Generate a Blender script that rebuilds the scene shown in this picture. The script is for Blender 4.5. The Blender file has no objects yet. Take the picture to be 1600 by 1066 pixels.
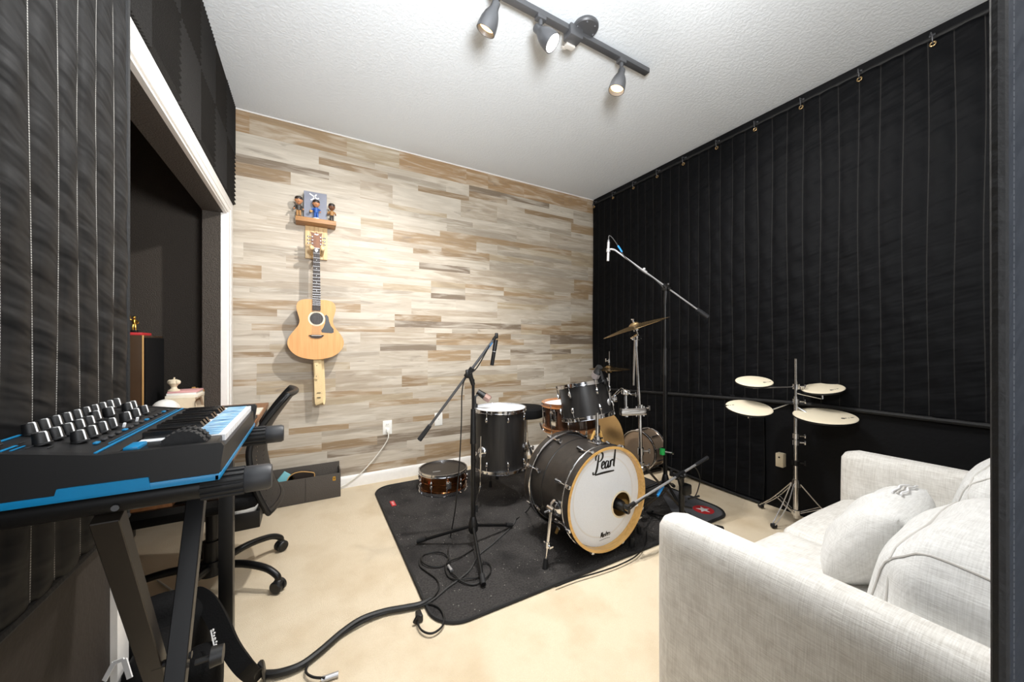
import bpy, bmesh, math, random
from mathutils import Vector, Matrix
from mathutils.bvhtree import BVHTree
random.seed(7)
V = Vector
R = math.radians
PI = math.pi
scene = bpy.context.scene
col = scene.collection

# ------------------------------------------------------------------ survey helpers
# the room was surveyed from one station: height 1.118 m, heading 29.4 deg right of +Y
F, CX, CY, EYE, HEAD = 564.0, 800.0, 538.0, 1.118, R(29.4)
_s, _c = math.sin(HEAD), math.cos(HEAD)
def _ray(px, py):
    a, b = (px-CX)/F, (CY-py)/F
    return V((_s+_c*a, _c-_s*a, b))
def at_z(px, py, h):
    d = _ray(px, py); t = (h-EYE)/d.z
    return V((d.x*t, d.y*t, h))
def at_y(px, py, y):
    d = _ray(px, py); t = y/d.y
    return V((d.x*t, y, EYE+d.z*t))
def at_x(px, py, x):
    d = _ray(px, py); t = x/d.x
    return V((x, d.y*t, EYE+d.z*t))
def at_d(px, py, t):
    d = _ray(px, py)
    return V((d.x*t, d.y*t, EYE+d.z*t))

# ------------------------------------------------------------------ mesh builder
def frame(axis, hint=None):
    n = V(axis).normalized()
    h = V(hint) if hint is not None else (V((0, 0, 1)) if abs(n.z) < .9 else V((0, 1, 0)))
    u = h.cross(n).normalized()
    v = n.cross(u).normalized()
    return u, v, n

def catmull(pts, n=8, closed=False):
    pts = [V(p) for p in pts]
    out = []
    m = len(pts)
    rng = m if closed else m-1
    for i in range(rng):
        if closed:
            p0, p1, p2, p3 = pts[(i-1) % m], pts[i], pts[(i+1) % m], pts[(i+2) % m]
        else:
            p0, p1, p2, p3 = pts[max(i-1, 0)], pts[i], pts[i+1], pts[min(i+2, m-1)]
        for k in range(n):
            t = k/n
            out.append(.5*((2*p1)+(p2-p0)*t+(2*p0-5*p1+4*p2-p3)*t*t+(3*p1-p0-3*p2+p3)*t**3))
    if not closed:
        out.append(pts[-1])
    return out

class MB:
    def __init__(s):
        s.bm = bmesh.new()
    def face(s, vs):
        try:
            return s.bm.faces.new(vs)
        except ValueError:
            return None
    def box(s, c, size, rot=None, bevel=0, seg=2):
        r = bmesh.ops.create_cube(s.bm, size=1)
        vs = r['verts']
        bmesh.ops.scale(s.bm, vec=V(size), verts=vs)
        if bevel:
            es = list({e for v in vs for e in v.link_edges})
            rb = bmesh.ops.bevel(s.bm, geom=es, offset=bevel, segments=seg, profile=.5, affect='EDGES')
            vs = [v for v in rb['verts']] + [v for v in vs if v.is_valid]
            vs = list(set(vs))
        m = Matrix.Translation(V(c))
        if rot is not None:
            m = m @ (rot.to_4x4())
        bmesh.ops.transform(s.bm, matrix=m, verts=vs)
        return s
    def lohi(s, lo, hi, bevel=0, seg=2):
        lo, hi = V(lo), V(hi)
        return s.box((lo+hi)/2, hi-lo, None, bevel, seg)
    def ring(s, c, u, v, r, n):
        return [s.bm.verts.new(c+(u*math.cos(2*PI*i/n)+v*math.sin(2*PI*i/n))*r) for i in range(n)]
    def loft(s, rings, closed=False, capped=True):
        n = len(rings[0])
        m = len(rings)
        for k in range(m if closed else m-1):
            a, b = rings[k], rings[(k+1) % m]
            for i in range(n):
                j = (i+1) % n
                s.face((a[i], a[j], b[j], b[i]))
        if capped and not closed:
            s.face(list(reversed(rings[0])))
            s.face(rings[-1])
    def cyl(s, p0, p1, r0, r1=None, seg=16, capped=True):
        p0, p1 = V(p0), V(p1)
        r1 = r0 if r1 is None else r1
        u, v, n = frame(p1-p0)
        s.loft([s.ring(p0, u, v, r0, seg), s.ring(p1, u, v, r1, seg)], capped=capped)
        return s
    def tube(s, pts, r, seg=8, smooth=0, closed=False, capped=True):
        if smooth:
            pts = catmull(pts, smooth, closed)
        pts = [V(p) for p in pts]
        m = len(pts)
        rings = []
        u = None
        for i, p in enumerate(pts):
            if closed:
                t = (pts[(i+1) % m]-pts[i-1])
            else:
                t = pts[min(i+1, m-1)]-pts[max(i-1, 0)]
            if t.length < 1e-9:
                t = V((0, 0, 1))
            t.normalize()
            if u is None:
                u, v, _ = frame(t)
            else:
                u = (u-t*u.dot(t))
                if u.length < 1e-6:
                    u, v, _ = frame(t)
                u.normalize()
                v = t.cross(u)
            rr = r(i/(m-1)) if callable(r) else r
            rings.append(s.ring(p, u, v, rr, seg))
        s.loft(rings, closed=closed, capped=capped)
        return s
    def band(s, pts, w, t, side, smooth=0, closed=False):
        """flat strap: width w along `side`, thickness t"""
        if smooth:
            pts = catmull(pts, smooth, closed)
        pts = [V(p) for p in pts]
        side = V(side).normalized()
        m = len(pts)
        rings = []
        for i, p in enumerate(pts):
            d = (pts[min(i+1, m-1)]-pts[max(i-1, 0)]).normalized()
            sd = (side-d*side.dot(d)).normalized()
            n = d.cross(sd)
            ww = (w(i/(m-1)) if callable(w) else w)/2
            rings.append([s.bm.verts.new(p+sd*a*ww+n*b*t/2) for a, b in ((-1, -1), (1, -1), (1, 1), (-1, 1))])
        s.loft(rings, closed=closed)
        return s
    def lathe(s, prof, o, axis, seg=32, closed=False):
        """prof: (radius, height along axis) list"""
        u, v, n = frame(axis)
        o = V(o)
        rings = []
        for r, h in prof:
            if r < 1e-6:
                rings.append([s.bm.verts.new(o+n*h)])
            else:
                rings.append(s.ring(o+n*h, u, v, r, seg))
        m = len(rings)
        for k in range(m if closed else m-1):
            a, b = rings[k], rings[(k+1) % m]
            for i in range(seg):
                j = (i+1) % seg
                if len(a) == 1 and len(b) == 1:
                    continue
                if len(a) == 1:
                    s.face((a[0], b[j], b[i]))
                elif len(b) == 1:
                    s.face((a[i], a[j], b[0]))
                else:
                    s.face((a[i], a[j], b[j], b[i]))
        return s
    def torus(s, c, axis, Rr, r, seg=40, rs=8):
        prof = [(Rr+r*math.cos(2*PI*k/rs), r*math.sin(2*PI*k/rs)) for k in range(rs)]
        return s.lathe(prof, c, axis, seg, closed=True)
    def sphere(s, c, r, scale=(1, 1, 1), rot=None, seg=16):
        res = bmesh.ops.create_uvsphere(s.bm, u_segments=seg, v_segments=max(8, seg*2//3), radius=r)
        m = Matrix.Translation(V(c))
        if rot is not None:
            m = m @ rot.to_4x4()
        m = m @ Matrix.Diagonal((*scale, 1))
        bmesh.ops.transform(s.bm, matrix=m, verts=res['verts'])
        return s
    def prism(s, pts, o, u, v, t):
        """2-D outline in plane (u, v) at o, extruded by vector t"""
        o, u, v, t = V(o), V(u), V(v), V(t)
        a = [s.bm.verts.new(o+u*p[0]+v*p[1]) for p in pts]
        b = [s.bm.verts.new(o+u*p[0]+v*p[1]+t) for p in pts]
        n = len(a)
        s.face(a); s.face(list(reversed(b)))
        for i in range(n):
            j = (i+1) % n
            s.face((a[i], b[i], b[j], a[j]))
        return s
    def grid(s, fn, nu, nv):
        vs = [[s.bm.verts.new(fn(i/nu, j/nv)) for j in range(nv+1)] for i in range(nu+1)]
        for i in range(nu):
            for j in range(nv):
                s.face((vs[i][j], vs[i+1][j], vs[i+1][j+1], vs[i][j+1]))
        return vs
    def build(s, name, mat, parent=None, sharp=35, normals=True):
        bm = s.bm
        if normals:
            bmesh.ops.recalc_face_normals(bm, faces=bm.faces)
        me = bpy.data.meshes.new(name)
        if parent is None:
            # origin at the base centre of the thing
            xs = [v.co.x for v in bm.verts]; ys = [v.co.y for v in bm.verts]; zs = [v.co.z for v in bm.verts]
            off = V(((min(xs)+max(xs))/2, (min(ys)+max(ys))/2, min(zs)))
        else:
            off = V((0, 0, 0)); p = parent
            while p is not None:
                off = off+p.location; p = p.parent
        bmesh.ops.translate(bm, vec=-off, verts=bm.verts)
        bm.to_mesh(me); bm.free()
        for p in me.polygons:
            p.use_smooth = True
        if sharp is not None:
            me.set_sharp_from_angle(angle=R(sharp))
        for m in (mat if isinstance(mat, (list, tuple)) else [mat]):
            me.materials.append(m)
        o = bpy.data.objects.new(name, me)
        col.objects.link(o)
        if parent is None:
            o.location = off
        else:
            o.parent = parent
        return o

def tag(o, label=None, cat=None, group=None, kind=None):
    if label: o['label'] = label
    if cat: o['category'] = cat
    if group: o['group'] = group
    if kind: o['kind'] = kind
    return o
def thing(name, label, cat, loc, group=None):
    o = bpy.data.objects.new(name, None)
    o.empty_display_size = .05
    o.location = loc
    col.objects.link(o)
    return tag(o, label, cat, group)
def struct(mb, name, mat):
    return tag(mb.build(name, mat), kind='structure')

# ------------------------------------------------------------------ materials
def srgb(r, g, b):
    f = lambda c: (c/255/12.92) if c/255 <= .04045 else ((c/255+.055)/1.055)**2.4
    return (f(r), f(g), f(b), 1)
def new_mat(name):
    m = bpy.data.materials.new(name)
    m.use_nodes = True
    nt = m.node_tree
    return m, nt, nt.nodes['Principled BSDF']
def mat(name, rgb, rough=.5, metal=0, bump=0, scale=40, var=0, spec=.5, coat=0, sheen=0, stretch=(1, 1, 1)):
    m, nt, b = new_mat(name)
    L = nt.links.new
    b.inputs['Base Color'].default_value = srgb(*rgb)
    b.inputs['Roughness'].default_value = rough
    b.inputs['Metallic'].default_value = metal
    b.inputs['Specular IOR Level'].default_value = spec
    b.inputs['Coat Weight'].default_value = coat
    if sheen:
        b.inputs['Sheen Weight'].default_value = sheen
        b.inputs['Sheen Roughness'].default_value = .5
    tc = nt.nodes.new('ShaderNodeTexCoord')
    mp = nt.nodes.new('ShaderNodeMapping')
    mp.inputs['Scale'].default_value = stretch
    nz = nt.nodes.new('ShaderNodeTexNoise')
    nz.inputs['Scale'].default_value = scale
    nz.inputs['Detail'].default_value = 4
    L(tc.outputs['Object'], mp.inputs['Vector']); L(mp.outputs['Vector'], nz.inputs['Vector'])
    if bump:
        bp = nt.nodes.new('ShaderNodeBump')
        bp.inputs['Strength'].default_value = bump
        bp.inputs['Distance'].default_value = .01
        L(nz.outputs['Fac'], bp.inputs['Height']); L(bp.outputs['Normal'], b.inputs['Normal'])
    v = var if var else .06
    mx = nt.nodes.new('ShaderNodeMix'); mx.data_type = 'RGBA'
    c = srgb(*rgb)
    mx.inputs['A'].default_value = tuple(x*(1-v) for x in c[:3])+(1,)
    mx.inputs['B'].default_value = tuple(min(1, x*(1+v)) for x in c[:3])+(1,)
    L(nz.outputs['Fac'], mx.inputs['Factor']); L(mx.outputs['Result'], b.inputs['Base Color'])
    return m
def emis(name, rgb, k):
    m, nt, b = new_mat(name)
    b.inputs['Base Color'].default_value = srgb(*rgb)
    b.inputs['Emission Color'].default_value = srgb(*rgb)
    b.inputs['Emission Strength'].default_value = k
    return m

def math_node(nt, op, a, b=None, c=None):
    n = nt.nodes.new('ShaderNodeMath'); n.operation = op
    for i, x in enumerate((a, b, c)):
        if x is None: continue
        if isinstance(x, (int, float)): n.inputs[i].default_value = x
        else: nt.links.new(x, n.inputs[i])
    return n.outputs[0]

def quilt_mat(name, rgb, stitch, rough=.75, wr=.5, sw=.035, sheen=.25, dash=True, wscale=24, spec=.25):
    """quilted cloth; UV.x counts stitched channels, UV.y is metres of height"""
    m, nt, b = new_mat(name)
    L = nt.links.new
    uv = nt.nodes.new('ShaderNodeUVMap'); uv.uv_map = 'UVMap'
    sp = nt.nodes.new('ShaderNodeSeparateXYZ'); L(uv.outputs['UV'], sp.inputs[0])
    fr = math_node(nt, 'FRACT', math_node(nt, 'ADD', sp.outputs[0], .5))
    dist = math_node(nt, 'ABSOLUTE', math_node(nt, 'SUBTRACT', fr, .5))
    line = math_node(nt, 'LESS_THAN', dist, sw)
    if dash:
        d = math_node(nt, 'FRACT', math_node(nt, 'MULTIPLY', sp.outputs[1], 210))
        line = math_node(nt, 'MULTIPLY', line, math_node(nt, 'LESS_THAN', d, .72))
    mx = nt.nodes.new('ShaderNodeMix'); mx.data_type = 'RGBA'
    L(line, mx.inputs['Factor'])
    mx.inputs['A'].default_value = srgb(*rgb); mx.inputs['B'].default_value = srgb(*stitch)
    L(mx.outputs['Result'], b.inputs['Base Color'])
    b.inputs['Roughness'].default_value = rough
    b.inputs['Sheen Weight'].default_value = sheen
    b.inputs['Specular IOR Level'].default_value = spec
    cb = nt.nodes.new('ShaderNodeCombineXYZ')
    L(math_node(nt, 'MULTIPLY', sp.outputs[0], .42), cb.inputs[0])
    L(math_node(nt, 'MULTIPLY', math_node(nt, 'MULTIPLY_ADD', sp.outputs[0], -.022, sp.outputs[1]), wscale), cb.inputs[1])
    L(math_node(nt, 'MULTIPLY', math_node(nt, 'FLOOR', sp.outputs[0]), .35), cb.inputs[2])
    nz = nt.nodes.new('ShaderNodeTexNoise'); nz.inputs['Scale'].default_value = 1; nz.inputs['Detail'].default_value = 2
    nz.inputs['Roughness'].default_value = .42; nz.inputs['Distortion'].default_value = .15
    L(cb.outputs[0], nz.inputs['Vector'])
    bp = nt.nodes.new('ShaderNodeBump'); bp.inputs['Strength'].default_value = wr; bp.inputs['Distance'].default_value = .02
    L(nz.outputs['Fac'], bp.inputs['Height']); L(bp.outputs['Normal'], b.inputs['Normal'])
    return m

def weave_mat(name, rgb, rgb2, scale=260, bump=.25):
    """linen: crossed slub threads in object space"""
    m, nt, b = new_mat(name)
    L = nt.links.new
    tc = nt.nodes.new('ShaderNodeTexCoord')
    outs = []
    for sc in ((scale, scale*.06, scale*.06), (scale*.06, scale, scale*.06), (scale*.06, scale*.06, scale)):
        mp = nt.nodes.new('ShaderNodeMapping'); mp.inputs['Scale'].default_value = sc
        L(tc.outputs['Object'], mp.inputs['Vector'])
        nz = nt.nodes.new('ShaderNodeTexNoise'); nz.inputs['Scale'].default_value = 1; nz.inputs['Detail'].default_value = 2
        L(mp.outputs['Vector'], nz.inputs['Vector'])
        outs.append(nz.outputs['Fac'])
    s = math_node(nt, 'ADD', math_node(nt, 'ADD', outs[0], outs[1]), outs[2])
    f = math_node(nt, 'MULTIPLY', s, 1/3)
    rp = nt.nodes.new('ShaderNodeMapRange')
    rp.inputs['From Min'].default_value = .36; rp.inputs['From Max'].default_value = .62
    L(f, rp.inputs['Value'])
    mx = nt.nodes.new('ShaderNodeMix'); mx.data_type = 'RGBA'
    mx.inputs['A'].default_value = srgb(*rgb2); mx.inputs['B'].default_value = srgb(*rgb)
    L(rp.outputs['Result'], mx.inputs['Factor']); L(mx.outputs['Result'], b.inputs['Base Color'])
    b.inputs['Roughness'].default_value = .9
    b.inputs['Sheen Weight'].default_value = .15
    bp = nt.nodes.new('ShaderNodeBump'); bp.inputs['Strength'].default_value = bump; bp.inputs['Distance'].default_value = .004
    L(f, bp.inputs['Height']); L(bp.outputs['Normal'], b.inputs['Normal'])
    return m

def wood_mat(name, c1, c2, scale=(3, 60, 60), rough=.45, coat=0, bump=.05):
    m, nt, b = new_mat(name)
    L = nt.links.new
    tc = nt.nodes.new('ShaderNodeTexCoord')
    mp = nt.nodes.new('ShaderNodeMapping'); mp.inputs['Scale'].default_value = scale
    L(tc.outputs['Object'], mp.inputs['Vector'])
    nz = nt.nodes.new('ShaderNodeTexNoise'); nz.inputs['Scale'].default_value = 1; nz.inputs['Detail'].default_value = 5
    nz.inputs['Distortion'].default_value = .6
    L(mp.outputs['Vector'], nz.inputs['Vector'])
    mx = nt.nodes.new('ShaderNodeMix'); mx.data_type = 'RGBA'
    mx.inputs['A'].default_value = srgb(*c1); mx.inputs['B'].default_value = srgb(*c2)
    rp = nt.nodes.new('ShaderNodeMapRange'); rp.inputs['From Min'].default_value = .3; rp.inputs['From Max'].default_value = .7
    L(nz.outputs['Fac'], rp.inputs['Value'])
    L(rp.outputs['Result'], mx.inputs['Factor']); L(mx.outputs['Result'], b.inputs['Base Color'])
    b.inputs['Roughness'].default_value = rough
    b.inputs['Coat Weight'].default_value = coat
    bp = nt.nodes.new('ShaderNodeBump'); bp.inputs['Strength'].default_value = bump; bp.inputs['Distance'].default_value = .003
    L(nz.outputs['Fac'], bp.inputs['Height']); L(bp.outputs['Normal'], b.inputs['Normal'])
    return m

def plank_mat():
    m, nt, b = new_mat('weathered_planks')
    L = nt.links.new
    at = nt.nodes.new('ShaderNodeAttribute'); at.attribute_name = 'plank_tint'
    sd = nt.nodes.new('ShaderNodeAttribute'); sd.attribute_name = 'plank_seed'
    tc = nt.nodes.new('ShaderNodeTexCoord')
    ad = nt.nodes.new('ShaderNodeVectorMath'); ad.operation = 'ADD'
    L(tc.outputs['Object'], ad.inputs[0]); L(sd.outputs['Vector'], ad.inputs[1])
    def noise(sc, detail, dist):
        mp = nt.nodes.new('ShaderNodeMapping'); mp.inputs['Scale'].default_value = sc
        L(ad.outputs[0], mp.inputs['Vector'])
        nz = nt.nodes.new('ShaderNodeTexNoise'); nz.inputs['Scale'].default_value = 1
        nz.inputs['Detail'].default_value = detail; nz.inputs['Distortion'].default_value = dist
        L(mp.outputs['Vector'], nz.inputs['Vector'])
        return nz.outputs['Fac']
    fine = noise((6, 6, 110), 6, .5)
    broad = noise((2.2, 2, 17), 5, 1.1)
    blot = noise((4.5, 4, 26), 7, .8)
    def mr(x, a, b_, c, d):
        r = nt.nodes.new('ShaderNodeMapRange')
        for k, v in zip(('From Min', 'From Max', 'To Min', 'To Max'), (a, b_, c, d)): r.inputs[k].default_value = v
        L(x, r.inputs['Value']); return r.outputs['Result']
    def mix(a, b_, f, bt='MIX'):
        n = nt.nodes.new('ShaderNodeMix'); n.data_type = 'RGBA'; n.blend_type = bt
        for k, x in (('A', a), ('B', b_)):
            if isinstance(x, tuple): n.inputs[k].default_value = x
            else: L(x, n.inputs[k])
        if isinstance(f, (int, float)): n.inputs['Factor'].default_value = f
        else: L(f, n.inputs['Factor'])
        return n.outputs['Result']
    c = mix(at.outputs['Color'], srgb(214, 205, 190), mr(broad, .48, .66, 0, .5))
    c = mix(c, srgb(128, 112, 94), mr(broad, .42, .28, 0, .4))
    c = mix(c, srgb(118, 106, 94), mr(blot, .62, .74, 0, .5))
    c = mix(c, srgb(98, 86, 72), mr(fine, .57, .8, 0, .25))
    c = mix(c, srgb(232, 226, 214), mr(fine, .44, .25, 0, .32))
    L(c, b.inputs['Base Color'])
    b.inputs['Roughness'].default_value = .55
    bp = nt.nodes.new('ShaderNodeBump'); bp.inputs['Strength'].default_value = .12; bp.inputs['Distance'].default_value = .004
    L(fine, bp.inputs['Height']); L(bp.outputs['Normal'], b.inputs['Normal'])
    return m

def ceiling_mat():
    m, nt, b = new_mat('knockdown_ceiling')
    L = nt.links.new
    b.inputs['Base Color'].default_value = srgb(230, 235, 240)
    b.inputs['Roughness'].default_value = .9
    tc = nt.nodes.new('ShaderNodeTexCoord')
    nz = nt.nodes.new('ShaderNodeTexNoise'); nz.inputs['Scale'].default_value = 62; nz.inputs['Detail'].default_value = 4
    nz.inputs['Distortion'].default_value = .4
    L(tc.outputs['Object'], nz.inputs['Vector'])
    rp = nt.nodes.new('ShaderNodeValToRGB'); rp.color_ramp.elements[0].position = .40; rp.color_ramp.elements[1].position = .62
    L(nz.outputs['Fac'], rp.inputs['Fac'])
    bp = nt.nodes.new('ShaderNodeBump'); bp.inputs['Strength'].default_value = .2; bp.inputs['Distance'].default_value = .006
    L(rp.outputs['Color'], bp.inputs['Height']); L(bp.outputs['Normal'], b.inputs['Normal'])
    return m

def carpet_mat(name, c1, c2, c3, fscale=420, bump=.6, speck=None):
    m, nt, b = new_mat(name)
    L = nt.links.new
    tc = nt.nodes.new('ShaderNodeTexCoord')
    def nz(s, d):
        n = nt.nodes.new('ShaderNodeTexNoise'); n.inputs['Scale'].default_value = s; n.inputs['Detail'].default_value = d
        L(tc.outputs['Object'], n.inputs['Vector']); return n.outputs['Fac']
    f, br = nz(fscale, 3), nz(5, 5)
    def mix(a, b_, fac):
        n = nt.nodes.new('ShaderNodeMix'); n.data_type = 'RGBA'
        for k, x in (('A', a), ('B', b_)):
            if isinstance(x, tuple): n.inputs[k].default_value = x
            else: L(x, n.inputs[k])
        L(fac, n.inputs['Factor']); return n.outputs['Result']
    c = mix(srgb(*c1), srgb(*c2), f)
    r = nt.nodes.new('ShaderNodeMapRange'); r.inputs['From Min'].default_value = .45; r.inputs['From Max'].default_value = .75
    r.inputs['To Max'].default_value = .7
    L(br, r.inputs['Value'])
    c = mix(c, srgb(*c3), r.outputs['Result'])
    if speck:
        vo = nt.nodes.new('ShaderNodeTexVoronoi'); vo.inputs['Scale'].default_value = 55
        L(tc.outputs['Object'], vo.inputs['Vector'])
        gate = nz(23, 3)
        hit = math_node(nt, 'MULTIPLY', math_node(nt, 'LESS_THAN', vo.outputs['Distance'], .15), math_node(nt, 'GREATER_THAN', gate, .56))
        c = mix(c, srgb(*speck), hit)
    L(c, b.inputs['Base Color'])
    b.inputs['Roughness'].default_value = .95
    b.inputs['Specular IOR Level'].default_value = .15
    bp = nt.nodes.new('ShaderNodeBump'); bp.inputs['Strength'].default_value = bump; bp.inputs['Distance'].default_value = .006
    L(f, bp.inputs['Height']); L(bp.outputs['Normal'], b.inputs['Normal'])
    return m

M = {}
M['ceiling'] = ceiling_mat()
M['carpet'] = carpet_mat('beige_carpet', (212, 194, 164), (234, 220, 196), (203, 182, 150))
M['rug'] = carpet_mat('black_rug', (3, 3, 4), (84, 81, 79), (14, 13, 14), 120, .9, (128, 124, 118))
M['planks'] = plank_mat()
M['white_paint'] = mat('white_trim_paint', (236, 233, 228), .4)
M['dark_wall'] = mat('dark_brown_wall_paint', (44, 37, 31), .7, bump=.15, scale=60)
M['black_wall'] = mat('black_wall_paint', (9, 10, 13), .6, bump=.12, scale=45, spec=.2)
M['closet'] = mat('black_textured_wall', (64, 57, 50), .75, bump=.7, scale=160, var=.35)
M['plain_wall'] = mat('plain_wall_paint', (200, 195, 188), .8, bump=.1, scale=50)
M['quilt_left'] = quilt_mat('charcoal_quilt', (18, 18, 19), (158, 156, 152), .6, .9, .018, sheen=.0, wscale=20)
M['quilt_right'] = quilt_mat('black_quilt', (8, 9, 12), (44, 43, 42), .62, .6, .022, sheen=.0, spec=.12, wscale=16, dash=False)
M['quilt_door'] = quilt_mat('slate_quilt', (38, 43, 51), (84, 87, 92), .6, .5, .03, sheen=.05)
M['hem'] = mat('black_binding', (18, 18, 19), .7, bump=.2, scale=90)
M['foam'] = mat('charcoal_foam', (25, 22, 19), .95, bump=.3, scale=300, var=.2)
M['chrome'] = mat('chrome', (214, 214, 216), .12, 1)
M['steel'] = mat('brushed_steel', (186, 186, 188), .35, .6)
M['track'] = mat('graphite_metal', (104, 105, 108), .38, .55)
M['black_metal'] = mat('black_powder_metal', (20, 20, 21), .38, .3)
M['bronze_black'] = mat('black_brown_metal', (40, 35, 30), .4, .3)
M['black_plastic'] = mat('black_plastic', (14, 14, 15), .45)
M['rubber'] = mat('black_rubber', (22, 22, 23), .7, bump=.1, scale=80)
M['grey_grip'] = mat('grey_rubber_grip', (44, 45, 48), .5)
M['shell_black'] = wood_mat('satin_black_drum_wood', (20, 20, 21), (38, 36, 35), (40, 40, 4), .35)
M['shell_bass'] = wood_mat('satin_black_bass_drum_wood', (30, 27, 25), (46, 41, 37), (4, 40, 40), .38)
M['maple'] = wood_mat('natural_maple', (206, 158, 84), (226, 182, 110), (8, 60, 60), .35, .3)
M['head_white'] = mat('white_drum_head', (228, 232, 238), .5, bump=.04, scale=200)
M['head_black'] = mat('dark_drum_head', (58, 52, 47), .45, bump=.04, scale=200)
M['ink'] = mat('black_ink', (12, 12, 12), .4)
M['white_ink'] = mat('white_ink', (235, 235, 235), .5)
M['rosewood'] = wood_mat('red_brown_hoop_wood', (150, 96, 56), (186, 130, 82), (20, 20, 60), .35, .4)
M['walnut'] = wood_mat('dark_walnut_shell', (58, 36, 24), (92, 58, 38), (30, 30, 5), .25, .5)
M['copper'] = mat('polished_copper', (160, 104, 64), .16, 1, var=.2, scale=6)
M['nickel'] = mat('aged_nickel', (168, 148, 128), .3, .7, var=.15, scale=8)
M['bronze_head'] = mat('smoky_bronze_head', (178, 156, 134), .28, .75)
M['brass'] = mat('cymbal_bronze', (198, 168, 122), .24, 1, bump=.03, scale=30, var=.12)
M['gold'] = mat('gold_metal', (220, 176, 84), .25, 1)
M['pad'] = mat('cream_practice_pad', (232, 220, 194), .7, bump=.03, scale=200)
M['linen'] = weave_mat('light_grey_linen', (228, 226, 221), (196, 192, 185), 430, .25)
M['linen_pillow'] = weave_mat('pale_linen', (226, 226, 224), (200, 199, 196), 430, .2)
M['seam'] = mat('linen_seam', (196, 193, 188), .9)
M['zipper'] = mat('white_zipper', (240, 240, 242), .45)
M['spruce'] = wood_mat('amber_spruce_top', (206, 148, 88), (218, 164, 104), (60, 40, 4), .55)
M['sapele'] = wood_mat('brown_guitar_side', (104, 62, 38), (136, 88, 54), (20, 20, 4), .5)
M['ebony'] = mat('dark_fretboard', (50, 38, 32), .65)
M['pine'] = wood_mat('pale_pine', (206, 170, 120), (232, 204, 158), (70, 30, 4), .5)
M['shelf_wood'] = wood_mat('warm_shelf_wood', (142, 98, 56), (176, 130, 82), (5, 60, 60), .5)
M['strap'] = mat('tan_webbing', (224, 198, 150), .7, bump=.2, scale=160)
M['blue'] = mat('cyan_blue_plastic', (12, 118, 168), .35)
M['sticker'] = None
M['key_white'] = mat('white_key', (240, 241, 243), .25)
M['key_black'] = mat('black_key', (14, 14, 15), .25)
M['bin'] = mat('grey_felt', (78, 72, 66), .9, bump=.3, scale=120)
M['teal'] = mat('teal_card', (120, 186, 196), .6)
M['tan_leather'] = mat('tan_leather', (196, 152, 92), .6)
M['red'] = mat('red_label', (186, 40, 44), .6)
M['pink'] = mat('faded_pink', (226, 170, 168), .6)
M['desk'] = wood_mat('brown_desk_top', (128, 82, 48), (160, 108, 66), (60, 4, 60), .4)
M['paper'] = mat('paper', (232, 224, 206), .8)
M['cream'] = mat('cream_paint', (226, 212, 184), .6)
M['white_gloss'] = mat('white_ceramic', (240, 238, 232), .3)
M['skin_dark'] = mat('painted_brown', (112, 70, 46), .5)
M['skin_light'] = mat('painted_tan', (190, 132, 92), .5)
M['hair'] = mat('painted_dark_brown', (38, 28, 22), .5)
M['outfit_blue'] = mat('painted_blue', (44, 88, 160), .5)
M['outfit_tan'] = mat('painted_ochre', (164, 120, 70), .5)
M['outfit_dark'] = mat('painted_charcoal', (58, 54, 50), .5)
M['box_grey'] = mat('silver_grey_card', (122, 125, 138), .45, var=.35, scale=7)
M['box_side'] = mat('dark_card', (52, 52, 58), .5)
M['cable'] = mat('black_cable', (16, 16, 16), .5)
M['cable_grey'] = mat('grey_cable', (60, 60, 60), .5)
M['white_cable'] = mat('white_cable', (226, 222, 212), .5)
M['green'] = mat('green_tape', (40, 190, 90), .5)
M['blue_tape'] = mat('blue_connector_sleeve', (40, 130, 200), .4)
M['nylon'] = mat('black_nylon', (9, 9, 10), .8, bump=.15, scale=200, spec=.2)
M['grey_print'] = mat('grey_rubber_print', (60, 60, 62), .6)
M['mat_grey'] = mat('slate_grey_felt', (82, 82, 86), .9, bump=.3, scale=200)
M['mic_grille'] = mat('grey_mic_grille', (118, 108, 104), .5, .6, bump=.5, scale=700)
M['mic_pink'] = mat('dusky_mic_body', (150, 122, 112), .45, .4)
M['screen'] = mat('brown_gloss_panel', (70, 54, 40), .22)
M['plate'] = mat('white_wall_plate', (240, 238, 232), .35)
M['bulb_hot'] = emis('bright_bulb', (255, 250, 240), 14)
M['bulb_warm'] = emis('warm_bulb', (255, 214, 160), 2.2)

def perforated():
    m, nt, b = new_mat('perforated_black_mesh')
    L = nt.links.new
    tc = nt.nodes.new('ShaderNodeTexCoord')
    vo = nt.nodes.new('ShaderNodeTexVoronoi'); vo.inputs['Scale'].default_value = 55; vo.inputs['Randomness'].default_value = .15
    L(tc.outputs['Object'], vo.inputs['Vector'])
    hole = math_node(nt, 'LESS_THAN', vo.outputs['Distance'], .18)
    b.inputs['Base Color'].default_value = srgb(40, 36, 33)
    b.inputs['Roughness'].default_value = .6
    L(math_node(nt, 'SUBTRACT', 1, hole), b.inputs['Alpha'])
    return m
M['mesh_back'] = perforated()

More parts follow.
